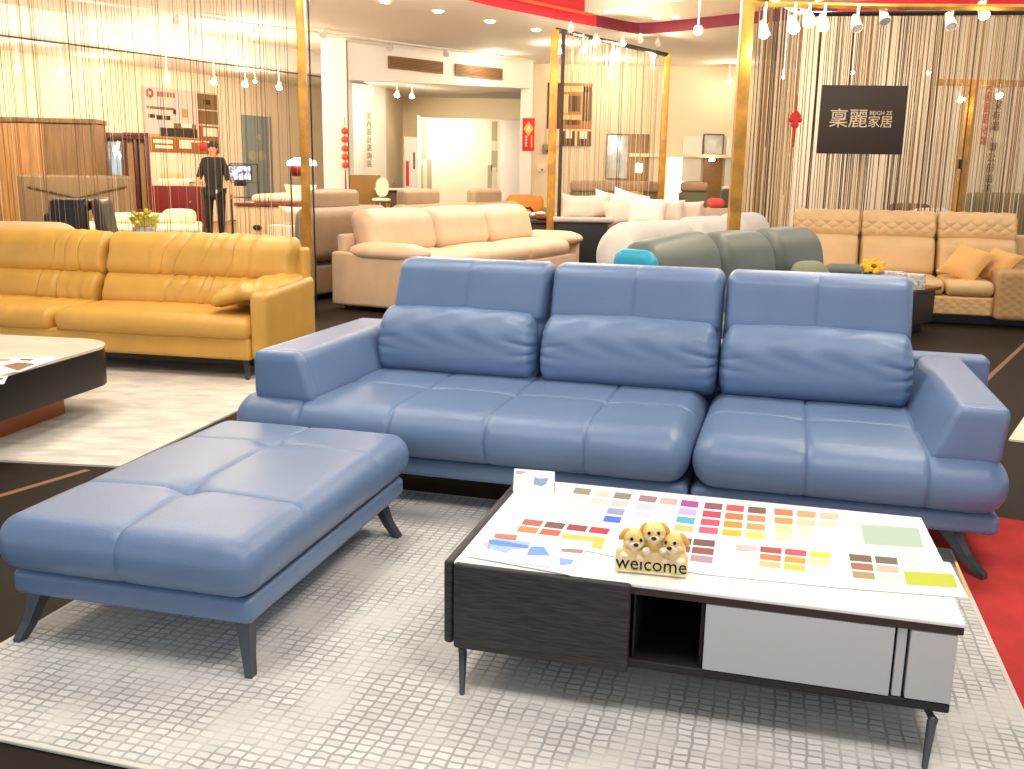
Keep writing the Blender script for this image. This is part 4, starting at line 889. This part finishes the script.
    b = MB(); b.ball((0,-.090,1.515),(.012,.018,.018),10); 
    for q in (-1,1): b.ball((q*.077,-.0,1.52),(.010,.018,.028),8)
    b.build('nose_and_ears', SKIN, p)
    b = MB()
    for q in (-1,1): b.ball((q*.028,-.083,1.54),(.011,.006,.006),8); b.ball((q*.028,-.083,1.558),(.017,.006,.004),8)
    b.build('eyes', HAIR, p); MB().ball((0,-.087,1.475),(.022,.007,.007),8).build('mouth', mat('lips',(170,80,70),.6), p)
    MB().box(.06,.09,-.145,-.137,.80,.86,.003).build('badge', WHITE, p)
make_person()
o = MB().box(X_(234,15.4)-.12,X_(255,15.4)+.1,-.15,.15,0,.06,.02).build('floor_mat', mat('dark mat',(50,28,20),.8), None); o.location = (0,15.4,PZ); tag(o, 'dark mat lying beside the feet of the person', 'mat')
# ------------------------------------------------------------------ middle rear
for k2,(u0,u1,v0,v1) in enumerate(((388,440,57,69),(452,497,64,74.5))):
    d = np.array([eX-cX1, 23.6-20.25]); d /= np.linalg.norm(d); a_ = math.atan2(d[1],d[0])
    s = (u0-512)/FPX; k_ = (cX1-s*20.25)/(s*d[1]-d[0]); q0 = np.array([cX1,20.25])+d*k_; s = (u1-512)/FPX; k_ = (cX1-s*20.25)/(s*d[1]-d[0]); q1 = np.array([cX1,20.25])+d*k_
    t = thing('air_vent', ('long brown air vent on the white beam, nearer the column','long brown air vent on the white beam, nearer the red poster')[k2], 'air vent', (q0[0]+d[1]*.01,q0[1]-d[0]*.01,Z_(u0,v0+11,q0[1])), a_)
    wv = np.linalg.norm(q1-q0); hv = .235
    MB().box(0,wv,-.01,.0,0,hv,.002).build('backing', mat('vent dark',(92,66,36),.6), t)
    b = MB(); 
    for i in range(7): b.box(.02,wv-.02,-.03,-.01,.02+i*.03,.034+i*.03,.002)
    b.build('slats', mat('vent brown',(150,112,66),.5), t); b = MB(); b.box(0,wv,-.035,-.01,-.01,.012,.002); b.box(0,wv,-.035,-.01,hv-.012,hv+.01,.002); b.box(0,.015,-.035,-.01,0,hv,.002); b.box(wv-.015,wv,-.035,-.01,0,hv,.002); b.build('frame', mat('vent brown',(150,112,66),.5), t)
# lantern string on column
lx = (X_(345.5,20.1,150),20.05)
t = thing('lantern_string', 'string of five orange red lanterns hanging on the white column', 'lanterns', (lx[0],lx[1],Z_(345,165,20.05)))
LR = mat('orange red lantern',(228,82,38),.5)
for i,py in enumerate((131,139.5,148.5,157,165)): MB().ball((0,0,Z_(345,py,20.05)-Z_(345,165,20.05)),(.075,.075,.068),14).build('lantern', LR, t)
MB().tube([(0,0,-.5),(0,0,.95)], .006, 6).build('cord', RP, t)
MB().tube([(0,0,-.62),(0,0,-.1)], [.02,.012], 8).build('tassel', mat('tassel red',(150,50,36),.7), t)
# thin dark cable along column edge
tag(MB().tube([(X_(347.5,20.1,100),20.12,.0),(X_(347.5,20.1,100),20.12,4.15)], .012, 6).build('hanging_cable', BLACK, None), 'thin dark cable running down the edge of the white column', 'cable')
# glossy table in alcove with chair
x0, x1 = X_(349,19.2), X_(380,19.2); zc = Z_(365,175,19.2)
t = thing('display_board', 'brown glossy board standing in the alcove under the grey writing', 'board', (x0,19.2,0)); W_ = x1-x0
MB().slab([(0,0,.4),(W_*.9,0,.4),(W_,0,zc),(0,0,zc)], (0,.06,0)).build('panel', mat('brown gloss',(150,112,54),.3), t, smooth=False)
for x in (.08,W_*.8): MB().box(x,x+.05,0,.06,0,.42,.004).build('leg', BLACK, t)
t = thing('chair', 'cream curved-back chair beside the glossy brown board', 'chair', (X_(381.5,18.2),18.2,0)); hc = Z_(380,178,18.2)
b = MB(); b.soft((.24,.06,.34),(.1,.03,.14),(0,.05,hc-.17),(3,1,3),k=4,warp=lambda P: P+np.stack([0*P[:,0],-.9*P[:,0]**2+.15*P[:,2],0*P[:,0]],1)); b.build('backrest', BEDW, t); MB().soft((.34,.34,.08),(.1,.1,.04),(0,-.1,hc-.40),(4,4,1),k=3).build('seat', BEDW, t)
for x in (-.12,.12):
    for y in (-.22,.04): MB().tube([(x,y,hc-.45),(x*1.1,y,0)], .016, 8).build('leg', GOLD, t)
t = thing('low_table', 'pale low table with a small ornament, behind the taupe headrests', 'table', (X_(391,18.9),18.9,0)); zc = Z_(390,188,18.9)
MB().box(-.3,.42,-.2,.3,zc-.04,zc,.006).build('table_top', BEDW, t); MB().box(-.2,.3,-.1,.2,0,zc-.04,.01).build('base', mat('brown base',(86,60,36),.5), t)
o = MB().lathe([(0,0),(.06,.0),(.03,.05),(.02,.10),(0,.12)], seg=12).build('ornament', mat('brown ceramic',(90,60,40),.4), None); o.location = (X_(393,18.9),18.9,zc); tag(o,'tiny brown ornament on the pale low table','ornament')
# white panel cabinet with stepped grey strips
x0, x1 = X_(420,24.8), X_(522,24.8); zc = Z_(470,118.5,24.8)
t = thing('wardrobe', 'white panel wardrobe with stepped grey strips, in the alcove', 'wardrobe', (x0,24.8,0)); W_ = x1-x0
MB().box(0,W_,0,.6,0,zc,.01).build('body', mat('cream lacquer',(238,224,196),.45), t)
SR = [mat('strip grey',(168,158,128),.5), mat('strip pale',(210,200,172),.5)]
for L_ in (((.01,.065,.66,.98,0),(.01,.065,.2,.62,0),(.065,.115,.36,.66,0),(.03,.07,.38,.62,1)),((.70,.755,.82,.98,0),(.70,.755,.74,.82,1),(.70,.76,.56,.74,0),(.665,.71,.40,.62,0),(.71,.755,.36,.60,1),(.70,.76,.1,.36,0))):
    b = MB()
    for (u0,u1,v0,v1,mi) in L_: b.box(u0*W_,u1*W_,-.01-.004*mi,-.0,v0*zc,v1*zc,.0,mi)
    b.build('stepped_strip', SR, t, smooth=False)
MB().box(W_*.79,W_,-.012,0,0,zc-.03,.002).build('side_door', WHT, t)
b = MB(); b.box(-.06,.0,0,.6,0,zc+.05,.004); b.build('end_post', mat('cream lacquer',(238,224,196),.45), t)
# standing sign and red pole
t = thing('standing_sign', 'white standing sign with a red strip, left of the white panel wardrobe', 'sign', (X_(411,22.6),22.6,0)); zc = Z_(411,137,22.6); z1_ = Z_(411,190,22.6)
MB().box(-.15,.15,0,.04,.3,zc,.005).build('board', WHT, t); MB().box(-.12,-.05,-.012,0,Z_(408,186,22.6),Z_(408,161,22.6),.002).build('red_strip', RP, t); MB().box(.05,.09,-.012,0,Z_(411,169,22.6),Z_(411,152,22.6),.002).build('printed_lines', mat('ink olive',(110,96,60),.6), t); MB().box(-.16,.16,-.1,.14,0,.3,.01).build('foot', WHT, t)
# red poster on pier
x0, x1 = X_(522.5,23.5,135), X_(534.5,23.5,135)
t = thing('poster', 'red new year poster with a gold diamond, on the white pier', 'poster', ((x0+x1)/2,23.548,Z_(528,151,23.5)), 0); hp = Z_(528,118,23.5)-Z_(528,151,23.5); wp_ = (x1-x0)/2
MB().box(-wp_,wp_,-.02,0,0,hp,.002).build('sheet', mat('poster red',(222,30,34),.6), t)
b = MB(); cz_ = hp*.68; b.slab([(0,-.022,cz_+.17),(.12,-.022,cz_),(0,-.022,cz_-.17),(-.12,-.022,cz_)], (0,-.002,0), 0); b.slab([(0,-.026,cz_+.08),(.05,-.026,cz_),(0,-.026,cz_-.08),(-.05,-.026,cz_)], (0,-.002,0), 1)
for z in (.1,.17,.24,.31): b.box(-.08,-.03,-.024,-.02,z,z+.045,0,1); b.box(.06,.09,-.024,-.02,z-.02,z+.05,0,2)
b.build('print', [mat('poster gold',(240,196,80),.5), mat('poster pale',(250,220,180),.6), mat('poster gold',(240,196,80),.5)], t, smooth=False)
# switch boxes on wall
for k2,(px_,py_,w_,h_,c_,lab) in enumerate(((546,149,.16,.22,(150,130,100),'small grey box on the cream wall, right of the red poster'),(541,168,.2,.18,(240,226,196),'white switch plate on the cream wall, below the grey box'))):
    t = thing('wall_box', lab, 'switch', tuple(AT(px_,py_,23.98)))
    MB().box(-w_/2,w_/2,-.05,0.0,-h_/2,h_/2,.006).build('cover', mat('box cover %d' % k2, c_, .5), t); MB().box(.0,.05,-.06,-.05,-h_*.35,-h_*.1,.002).build('switch', BLACK if k2 == 0 else mat('brown switch',(130,104,70),.5), t)
# photo poster on showcase wall
x0, x1 = X_(547,23.96,110), X_(593,23.96,110); zt_, zb_ = Z_(570,83,23.96), Z_(570,146,23.96)
t = thing('poster', 'sepia interior photograph poster behind the narrow middle curtain', 'poster', (x0,23.98,zb_)); W_ = x1-x0; H_ = zt_-zb_
MB().box(0,W_,-.03,0,0,H_,.003).build('panel', mat('poster cream',(236,214,170),.6), t)
b = MB(); mm = [mat('sepia mid',(176,116,60),.6), mat('sepia dark',(86,52,24),.6), mat('sepia light',(232,196,130),.6), mat('poster ink ivory',(240,228,200),.6)]
def pq(u0,u1,v0,v1,mi,l=.003): b.box(u0*W_,u1*W_,-.0315-l,-.0305,v0*H_,v1*H_,.0,mi)
pq(.0,.98,.27,1,0); pq(.46,.72,.55,.80,1,.006); pq(.36,.46,.52,.82,2,.006); pq(.3,.75,.42,.50,2,.005); pq(.4,.72,.34,.42,1,.005); pq(.78,.96,.4,.95,1,.004); pq(0,.28,.27,1,1,.004); pq(.05,.18,.45,.9,2,.006); pq(.34,.62,0,.24,1); pq(.42,.56,.12,.24,3,.006); pq(.68,.98,0,.24,1); pq(.72,.9,.12,.24,3,.006); pq(.3,.98,.86,.95,2,.004)
b.build('print', mm, t, smooth=False)
# showcase: panels, shelf, mirrors
def panel(name, label, cat, u0, u1, v0, v1, Y, m, frame=None, th=.05):
    x0, x1 = X_(u0,Y,(v0+v1)/2), X_(u1,Y,(v0+v1)/2); z1, z0 = Z_(u0,v0,Y), Z_(u0,v1,Y)
    t = thing(name, label, cat, (x0,Y,z0)); MB().box(0,x1-x0,-th,0,0,z1-z0,.003).build('panel', m, t)
    if frame:
        b = MB(); w = .03; b.box(-w,x1-x0+w,-th-.02,0,-w,0,.003); b.box(-w,x1-x0+w,-th-.02,0,z1-z0,z1-z0+w,.003); b.box(-w,0,-th-.02,0,0,z1-z0,.003); b.box(x1-x0,x1-x0+w,-th-.02,0,0,z1-z0,.003); b.build('frame', frame, t)
    return t, x1-x0, z1-z0
BRP = mat('bronze panel',(142,106,62),.4,noise=(5,.1,(1,1,5))); MIR = mat('blue grey mirror',(188,204,212),.12,.3,noise=(4,.2),rgb2=(236,240,240))
panel('wall_mirror','blue grey mirror seen through the narrow middle curtain','mirror',607,627.5,135,178,23.97,MIR,mat('mirror frame',(120,100,76),.5))
panel('wall_panel','bronze wall panel right of the mirror, behind the narrow curtain','panel',629,648,134,181,23.97,BRP)
panel('wall_panel','white wall panel beside the glowing light strip','panel',682,701,136,181,23.97,WHT)
panel('wall_panel','tall bronze wall panel left of the thick gold post','panel',702.5,721,158,206,23.97,BRP)
panel('wall_mirror','small blue grey mirror above the shelf near the thick gold post','mirror',704,722,135,154,23.97,MIR,mat('mirror frame',(120,100,76),.5))
panel('wall_mirror','tall pale mirror beside the thick gold post','mirror',725,737,136,188,23.97,mat('pale mirror',(230,236,238),.15,.2),None)
panel('light_strip','tall glowing light panel between the gold post and the white panel','light panel',668.5,681.5,157,207,23.99,mat('glowing panel',(255,244,222),.5,emit=5),None)
x0, x1 = X_(629,23.9,156), X_(737,23.9,156); z_ = Z_(690,156,23.9)
tag(MB().box(x0,x1,23.75,24.0,z_-.04,z_+.04,.006).build('wall_shelf', mat('cream shelf',(246,232,200),.5), None), 'long cream shelf across the bronze and white panels', 'shelf')
for px_,py_,lab in ((639,168,'glowing glass pendant in front of the bronze panel behind the narrow curtain'),(712,160,'small wall light at the top of the tall bronze panel')):
    p = AT(px_,py_,23.6); t = thing('pendant_lamp', lab, 'lamp', tuple(p)); MB().soft((.14,.14,.22 if px_ < 700 else .06),(.03,.03,.03),(0,0,0),(1,1,1),k=3).build('shade', GLOW, t); 
    if px_ < 700: MB().tube([(0,0,.1),(0,0,4.18-p[2])], .006, 6).build('cord', BLACK, t)
# beds in front of showcase
def bigbed(lab, u0, u1, v0, v1, vb, Y, top, low):
    x0, x1 = X_(u0,Y,190), X_(u1,Y,190); t = thing('bed', lab, 'bed', (x0,Y,0)); W_ = x1-x0; z2, z1, z0 = Z_(u0,v0,Y), Z_(u0,v1,Y), 0
    MB().soft((W_,.25,z2-z1),(.05,.1,.08),(W_/2,.1,(z1+z2)/2),(6,1,2),k=4).build('headboard', top, t)
    MB().box(0,W_,0,.3,0.05,z1,.02).build('back_panel', low, t); MB().box(.05,W_-.05,.3,1.8,.05,z1-.3,.03).build('mattress', BEDW, t); MB().box(.1,W_-.1,.05,1.6,0,.05,.004).build('plinth', BLACK, t)
TPH = mat('taupe fabric',(170,142,116),.8); GG = mat('grey green fabric',(112,112,84),.8)
bigbed('wide grey green bed with a taupe headboard, behind the narrow curtain',570.5,664,180,192,0,20.6,TPH,GG)
bigbed('grey green bed with a taupe headboard, right of the glowing light panel',681,708.5,182,192,0,20.2,TPH,GG)
bigbed('dark bed end with a pale top, left of the thick gold post',723,738,186,190,0,20.9,BEDW,mat('dark grey fabric',(92,90,84),.8))
o = MB().soft((.55,.3,.24),(.12,.14,.11),(0,0,0),(5,2,2),k=5).build('bolster', mat('orange fabric',(240,140,22),.7), None); o.location = tuple(AT(630,197,20.1)); tag(o, 'orange bolster cushion behind the ivory pillows', 'pillow')
t = thing('stool', 'low grey stool under the orange bolster, hidden behind the ivory pillows', 'stool', (float(o.location.x),20.1,0)); MB().box(-.3,.3,-.2,.2,.05,float(o.location.z)-.121,.02).build('seat', GG, t); MB().box(-.2,.2,-.15,.15,0,.05,.004).build('plinth', BLACK, t)
o = MB().soft((.36,.3,.2),(.12,.14,.09),(0,0,0),(5,2,2),k=5).build('throw_pillow', mat('rose red fabric',(214,84,84),.7), None); o.location = tuple(AT(715.5,203,19.6)); tag(o, 'rose red pillow beside the tall bronze panel', 'pillow')
t = thing('bench', 'cream bench with a pink end, beneath the rose red pillow', 'bench', (float(o.location.x),19.6,0)); MB().box(-.26,.3,-.2,.2,.05,float(o.location.z)-.101,.02).build('seat', PINKISH, t); MB().box(-.2,.25,-.15,.15,0,.05,.004).build('plinth', BLACK, t)
# ivory/pink cushion sofa with black side
FY = 15.85; x_ = X_(607,FY,230); zr = Z_(600,219,FY)
t = thing('fabric_sofa', 'pinkish fabric sofa with a black side panel, covered in pale pillows', 'sofa', (x_,FY,0), 0)
MB().box(-.84,.0,-.06,.06,0.04,zr-.06,.01).build('side_panel', mat('black side',(14,12,11),.6), t); MB().soft((.98,.18,.09),(.02,.05,.03),(-.40,0,zr-.02),(3,1,1),k=3).build('top_rail', mat('grey rail',(176,160,156),.6), t)
MB().box(-.1,1.75,.1,.95,.04,.45,.03).build('base', PINKISH, t)
cushion(t,'seat_cushion',(1.7,.7,.26),(.1,.1,.1),(.85,.45,.55),PINKISH); cushion(t,'back_cushion',(1.75,.26,.6),(.1,.12,.12),(.87,.80,.82),PINKISH,(8,4,4),tilt=.12)
for k2,(px_,py_,Y_,s_,m_,rot,lab) in enumerate(((578,209,16.25,.58,PINKISH,(-.3,.1,.1),'pinkish pillow at the left end of the pillow row, above the black side panel'),(596,208,16.3,.58,PINKISH,(-.3,-.1,.2),'pinkish pillow second from the left in the row, half hidden'),
    (609,205,16.45,.55,IVORY,(-.3,.2,.1),'small ivory pillow peeking over the pinkish ones'),(629,206,16.4,.62,IVORY,(-.25,.25,0),'tall ivory pillow pointing up below the orange bolster'),
    (621,214,16.0,.58,PINKISH,(-.35,-.1,.1),'pinkish pillow at the front left of the ivory pillows'),(646,213,15.95,.66,IVORY,(-.3,.1,-.1),'large ivory pillow in front at the middle of the row'),(668,213,16.1,.56,PINKISH,(-.3,.0,-.1),'pinkish pillow right of the large ivory pillow'),(688,214,16.3,.54,PINKISH,(-.2,0,0),'squat pinkish pillow at the right end of the row'))):
    pillow(px_,py_,Y_,None,(s_,s_*.82,.24),rot,m_,lab,'pillows on the pinkish sofa')
# dark table with things, orange armchair
t = thing('display_table', 'dark brown display table with books and ornaments, right of the cream pink sofa', 'table', (X_(516,17.4),17.4,0)); zc = Z_(540,220,17.4); W_ = X_(572,17.4)-X_(516,17.4)
DB = mat('dark brown wood',(52,42,36),.45)
MB().box(0,W_,-.3,.4,zc-.05,zc,.006).build('table_top', DB, t); MB().box(.05,W_-.05,-.25,.35,.05,zc-.05,.006).build('cabinet', DB, t); MB().box(.08,W_-.08,-.2,.3,0,.05,.004).build('plinth', BLACK, t)
bx_ = X_(564,17.3,222)
for k2,(c_,h0,h1,lab) in enumerate((((86,70,50),0,.05,'dark book at the bottom of the pile on the display table'),((226,206,170),.05,.12,'thick cream book on top of the pile on the display table'))):
    o = MB().box(-.22,.2,-.14,.14,h0,h1,.004).build('book', mat('book cover %d' % k2, c_, .5), None); o.location = (bx_-.1*(1-k2),17.3,zc+.0005*(k2+1)); tag(o, lab, 'book', 'books on the display table')
t = thing('desk_ornament', 'black and silver ornament at the left of the display table', 'ornament', (X_(527,17.3,220),17.3,zc)); b = MB(); b.tube([(-.14,0,.1),(-.1,0,.2),(.05,0,.22),(.12,0,.12)], .025, 8); b.ball((-.05,0,.06),(.1,.06,.06),12); b.build('body', BLACK, t); MB().ball((.1,-.03,.08),(.07,.05,.07),12).build('bowl', mat('silver',(200,200,200),.25,.9), t)
t = thing('tray', 'red brown tray in the middle of the display table', 'tray', (X_(544,17.3,218),17.3,zc)); MB().soft((.34,.26,.09),(.1,.08,.04),(0,0,.05),(3,2,1),k=3).build('tray_body', mat('red brown wood',(128,48,26),.45), t); MB().ball((-.06,-.02,.12),(.1,.08,.04),10).build('contents', IVORY, t)
t = thing('armchair', 'orange leather armchair with papers on it, in front of the red poster', 'armchair', (X_(526,18.9),18.9,0)); zc = Z_(526,196,18.9); OR = mat('orange leather',(222,126,36),.5)
cushion(t,'backrest',(.74,.2,.36),(.1,.09,.12),(0,.2,zc-.17),OR); MB().soft((.7,.6,.2),(.08,.08,.08),(0,-.1,zc-.42),(3,3,1),k=3).build('seat', OR, t); MB().soft((.12,.6,.3),(.05,.08,.06),(.38,-.1,zc-.36),(1,3,2),k=3).build('armrest', GG, t); MB().soft((.12,.6,.3),(.05,.08,.06),(-.38,-.1,zc-.36),(1,3,2),k=3).build('armrest', OR, t); MB().box(-.36,.36,-.36,.2,.06,zc-.5,.02).build('base', OR, t)
for x in (-.3,.3): MB().box(x-.03,x+.03,-.1,-.04,0,.07,.003).build('leg', BLACK, t)
o = MB().box(-.26,.26,-.16,.16,0,.02,.004).build('paper_stack', PAPER, None); o.location = (X_(521,18.7),18.75,zc-.317); tag(o, 'flat stack of papers lying on the orange armchair', 'papers')
# things behind right curtain
def backsofa(lab, u0, u1, v0, Y, m, cat='sofa'):
    x0, x1 = X_(u0,Y,200), X_(u1,Y,200); W_ = x1-x0; t = thing('sofa', lab, cat, (x0,Y,0)); z = Z_(u0,v0,Y)
    MB().box(0,W_,.1,.9,.06,.5,.03).build('base', m, t); cushion(t,'backrest',(W_,.3,z-.4),(.1,.14,.15),(W_/2,.2,(z+.4)/2),m,(6,3,3)); cushion(t,'seat',(W_-.04,.6,.18),(.08,.08,.08),(W_/2,.6,.52),m)
    for x in (.1,W_-.1): MB().tube([(x,.5,.07),(x,.5,0)], .03, 8).build('foot', BLACK, t)
backsofa('dark sofa back just visible through the right string curtain', 893,938,204,14.9,mat('dark brown leather',(84,60,42),.5))
backsofa('white sofa back behind the right string curtain, left of the gold T stand', 918,958,209,13.6,IVORY)
backsofa('grey sofa back behind the right string curtain, right of the gold T stand', 968,1040,193,15.3,GG)
# ------------------------------------------------------------------ lamps
LENS = mat('lit lens', (255,236,200), .4, emit=40); LENSO = mat('unlit lens', (220,214,204), .3); FIX = mat('white fixture', (232,226,216), .45)
SPN = [0]
def spot(px, py, Y, lit=True, z_top=None, r=.05, label=None, power=0, tilt=-.75, pan=0., grp='track spotlights'):
    p = AT(px,py,Y); t = thing('track_spotlight', label, 'spotlight', tuple(p), pan, grp)
    R_ = Matrix.Rotation(tilt,3,'X')
    def tf(v): return (np.array(R_) @ v.T).T
    MB().lathe([(0,.14),(r*.55,.13),(r*.75,.08),(r,.0),(r*1.02,-.02),(r*.95,-.022),(r*.9,-.008)], seg=14).xf(tf).build('lamp_head', FIX, t)
    MB().lathe([(0,-.012),(r*.9,-.010),(r*.9,-.016),(0,-.020)], seg=14).xf(tf).build('lens', LENS if lit else LENSO, t)
    zt_ = (z_top if z_top else p[2]+.25)-p[2]
    MB().tube([(0,0,.08),(0,0,max(zt_,.12))], .012, 6).build('stem', FIX, t)
    if power:
        l = bpy.data.lights.new('spot_bulb','POINT'); l.energy = power; l.shadow_soft_size = .05; l.color = (1,.84,.62)
        lo = bpy.data.objects.new('spot_bulb', l); C.objects.link(lo); lo.location = (p[0],p[1]-.09,p[2]-.10); lo.rotation_euler = (0,0,0)
        v = Vector((0,-math.sin(0),-1)); lo.rotation_euler = (0,0,0)
def down(px, py, z, lit=True, label=None):
    p = G(px,py,z); t = thing('recessed_downlight', label, 'downlight', tuple(p), 0, 'recessed downlights')
    MB().lathe([(.10,0.002),(.10,-.012),(.075,-.014),(.07,.0)], seg=18).build('trim_ring', FIX, t); MB().lathe([(0,-.004),(.07,-.004)], seg=18).build('lens', LENS if lit else LENSO, t)
# left zone spots
for i,(px,py,Y,w_) in enumerate(((18,68,17.6,'first from the left, above the wardrobe'),(62,71,17.9,'second from the left, above the wardrobe'),(102,70,19.6,'small one above the wardrobe'),(167,79,18.6,'hanging above the left corner of the poster'),(214,82,19.2,'hanging above the right edge of the poster'),(245,84,19.6,'above the left edge of the blue grey door'),(255,81,21.5,'small one above the blue grey door'),(279,87,20.3,'right of the blue grey door, nearest the gold post'))):
    spot(px,py,Y,True,3.7,.06 if i not in (2,6) else .04,'lit spotlight behind the left strings, '+w_, 20 if px < 150 else 42)
for i,(px,py,w_) in enumerate(((56,50,'above the wardrobe'),(32,59.5,'at the far left'),(154,59,'above the poster'),(138,68,'just left of the poster'),(235,66,'above the blue grey door'),(300,71,'beside the gold post'))):
    if py < 72: down(px,py,3.9,True,'lit downlight in the lower left ceiling, '+w_)
spot(176,21,17.5,False,4.19,.07,'unlit white spotlight on the upper left ceiling, high above the poster'); spot(254,35,18.5,True,4.19,.06,'lit spotlight on the white bulkhead above the blue grey door',40); spot(323,35,18.5,False,4.15,.07,'white tilted spotlight just right of the left gold post')
# white track
tr = thing('light_track', 'thin white lighting track across the upper left ceiling', 'light track')
pA, pB = AT(-5,-12,15.2), AT(535,60,22.9); pA[2] = pB[2] = 4.14
MB().tube([tuple(pA),tuple(pB)], .02, 6).build('rail', FIX, tr)
for px,py,Y,l_ in ((390,48,20.6,False),(446,54,21.4,False),(494,61,22.2,True)): spot(px,py,Y,l_,4.14,.07,{390:'unlit white spotlight in front of the first air vent',446:'unlit white spotlight between the two air vents',494:'lit spotlight in front of the second air vent'}[px], 30 if l_ else 0)
for i,(px,py) in enumerate(((385,2),(438,11.5),(490,21.5),(536,30))): down(px,py,4.19,True,'lit recessed downlight in the upper ceiling, %s from the column' % ('first','second','third','fourth')[i])
for i,(px,py,lb) in enumerate(((608,13,'left end of the round recess'),(657,19.0,'middle of the round recess'),(676,18.2,'right beside the middle one'),(720,18.6,'right end of the round recess, by the thick gold post'))): down(px,py-1.5,4.395,True,'lit cove downlight, '+lb)
for i,(px,py,Y,l_,w_) in enumerate(((571,29,16.4,False,'unlit, first on the rail'),(583,50,16.8,True,'lit, hanging lowest at the left'),(596,41,17.2,True,'large and bright, near the left'),(613,55,17.8,True,'lit, below the middle of the rail'),(623,43,18.0,True,'lit, close under the middle of the rail'),(640,40,18.6,False,'unlit, right of the middle'),(653,55,19.1,True,'lit, nearest the right post'),(658,44,19.2,False,'unlit, at the right end'))):
    spot(px,py,Y,l_,zt,.075 if i == 2 else .055,'spotlight on the narrow middle curtain rail, '+w_, 25 if l_ else 0)
spot(559,51,20.5,True,4.18,.06,'lit spotlight glinting behind the left post of the narrow curtain',30); spot(610,76,23.0,True,4.18,.06,'lit spotlight low behind the narrow curtain, above the mirror',40); spot(729,81,23.2,True,4.18,.06,'lit spotlight on the cream wall left of the thick gold post',25)
spot(698,30,14.5,False,4.18,.07,'white angled spotlight hanging alone left of the thick gold post',0,-1.2)
for i,(px,py,l_,w_) in enumerate(((764,33,True,'lit, nearest the thick gold post'),(794,28,True,'lit, second from the thick gold post'),(809,21,True,'largest and brightest, near the brace'),(824,26,False,'unlit, tilted flat'),(857,27,False,'unlit, above the dark sign'),(885,20,False,'white and tilted, above the right of the sign'),(951,25,False,'unlit, above the T stand'),(984,14,True,'lit, at the far right'))):
    spot(px,py,8.4,l_,zb,.045 if i != 2 else .055,'spotlight under the gold beam, '+w_, 8 if l_ else 0, -.7)
for i,(px,py,Y,w_) in enumerate(((784,76,15.6,'above the red ornament'),(852,72,16.0,'above the dark sign'),(928,72,16.0,'between the sign and the T stand'))): spot(px,py,Y,True,4.18,.04,'small lit spotlight through the right string curtain, '+w_,3)
spot(961,99,14.9,True,tg[2],.06,'lit spotlight hanging left of the T stand post',10); spot(999,95,14.9,True,tg[2],.06,'lit spotlight hanging right of the T stand post',10)
# ------------------------------------------------------------------ lights of the room (ceiling lamps out of frame, above each display) plus added fill points
def area(x, y, z, s, e, col, tgt=None):
    l = bpy.data.lights.new('ceiling_lamp','AREA'); l.shape = 'DISK'; l.size = s; l.energy = e; l.color = col
    o = bpy.data.objects.new('ceiling_lamp', l); C.objects.link(o); o.location = (x,y,z)
    if tgt is not None: o.rotation_euler = (Vector(tgt)-Vector((x,y,z))).to_track_quat('-Z','Y').to_euler()
NEU = (1,.95,.88); WRM = (1,.83,.62); WM2 = (1,.90,.76)
area(1.1,1.6,4.1,1.6,88,NEU,(.7,2.6,.2)); area(-1.6,2.2,4.1,1.6,66,NEU,(-1.2,2.8,.2)); area(2.6,4.6,4.1,1.2,90,WM2,(1.2,4.2,.4)); area(-.8,5.4,4.1,1.2,56,NEU,(-.6,4.4,.4))
area(-3.2,5.4,4.1,1.0,95,WM2,(-3.0,7.2,.5)); area(-3.0,9.0,4.1,.8,60,WRM); area(0,9.0,4.1,.8,80,WM2,(-.6,12.5,.5)); area(2.2,7.0,4.1,.8,45,WM2,(2.2,9,.6)); area(4.8,8.4,4.1,.8,60,WRM,(4.6,11,.5))
area(-6.5,13.0,3.9,.8,170,WRM,(-7.5,17.5,1)); area(-9.5,13.4,3.95,.8,90,WRM,(-9,17.5,1)); area(-.5,14.0,4.02,.8,85,WM2); area(3.2,14.0,4.02,.8,70,WM2,(3,18,.8)); area(7.2,13.4,3.95,.8,14,WRM,(7,16.5,1.5))
def fill_light(x, y, z, e, col=WM2):  # added unseen point light without a fixture, brightens ceiling and walls
    l = bpy.data.lights.new('fill_point','POINT'); l.energy = e; l.shadow_soft_size = .12; l.color = col
    o = bpy.data.objects.new('fill_point', l); C.objects.link(o); o.location = (x,y,z)
for q in ((-8,13.0,3.82,30),(-4,13.4,3.9,65),(-1.2,14.4,4.0,150),(1.0,13.6,3.9,110),(4,13.4,3.9,75),(6.5,11,3.7,50),(-3,8,3.7,45),(3,8,3.7,50)): fill_light(*q)
for px,py,w_,e,tg_ in ((371,91,'nearest the white column',45,(-3.6,23.4,2.0)),(397,95,'in the middle of the row',330,(-1.6,26.9,2.6)),(412,96,'left of the panel wardrobe',170,(-1.2,24.8,1.5))):
    spot(px,py,23.0,True,3.61,.06,'lit spotlight under the alcove ceiling, '+w_,14)
    p_ = AT(px,py,22.85); l = bpy.data.lights.new('alcove_spot','SPOT'); l.energy = e; l.spot_size = 1.3; l.spot_blend = .9; l.shadow_soft_size = .05; l.color = WM2
    o = bpy.data.objects.new('alcove_spot', l); C.objects.link(o); o.location = tuple(p_); o.rotation_euler = (Vector(tg_)-Vector(tuple(p_))).to_track_quat('-Z','Y').to_euler()
w = bpy.data.worlds.new('world'); bpy.context.scene.world = w; w.use_nodes = True; bg = w.node_tree.nodes['Background']; bg.inputs[0].default_value = (.84,.92,1.0,1); bg.inputs[1].default_value = 1.0
vs_ = bpy.context.scene.view_settings; vs_.view_transform = 'Standard'; vs_.look = 'None'; vs_.gamma = 1; vs_.exposure = 0.15
vs_.use_curve_mapping = False
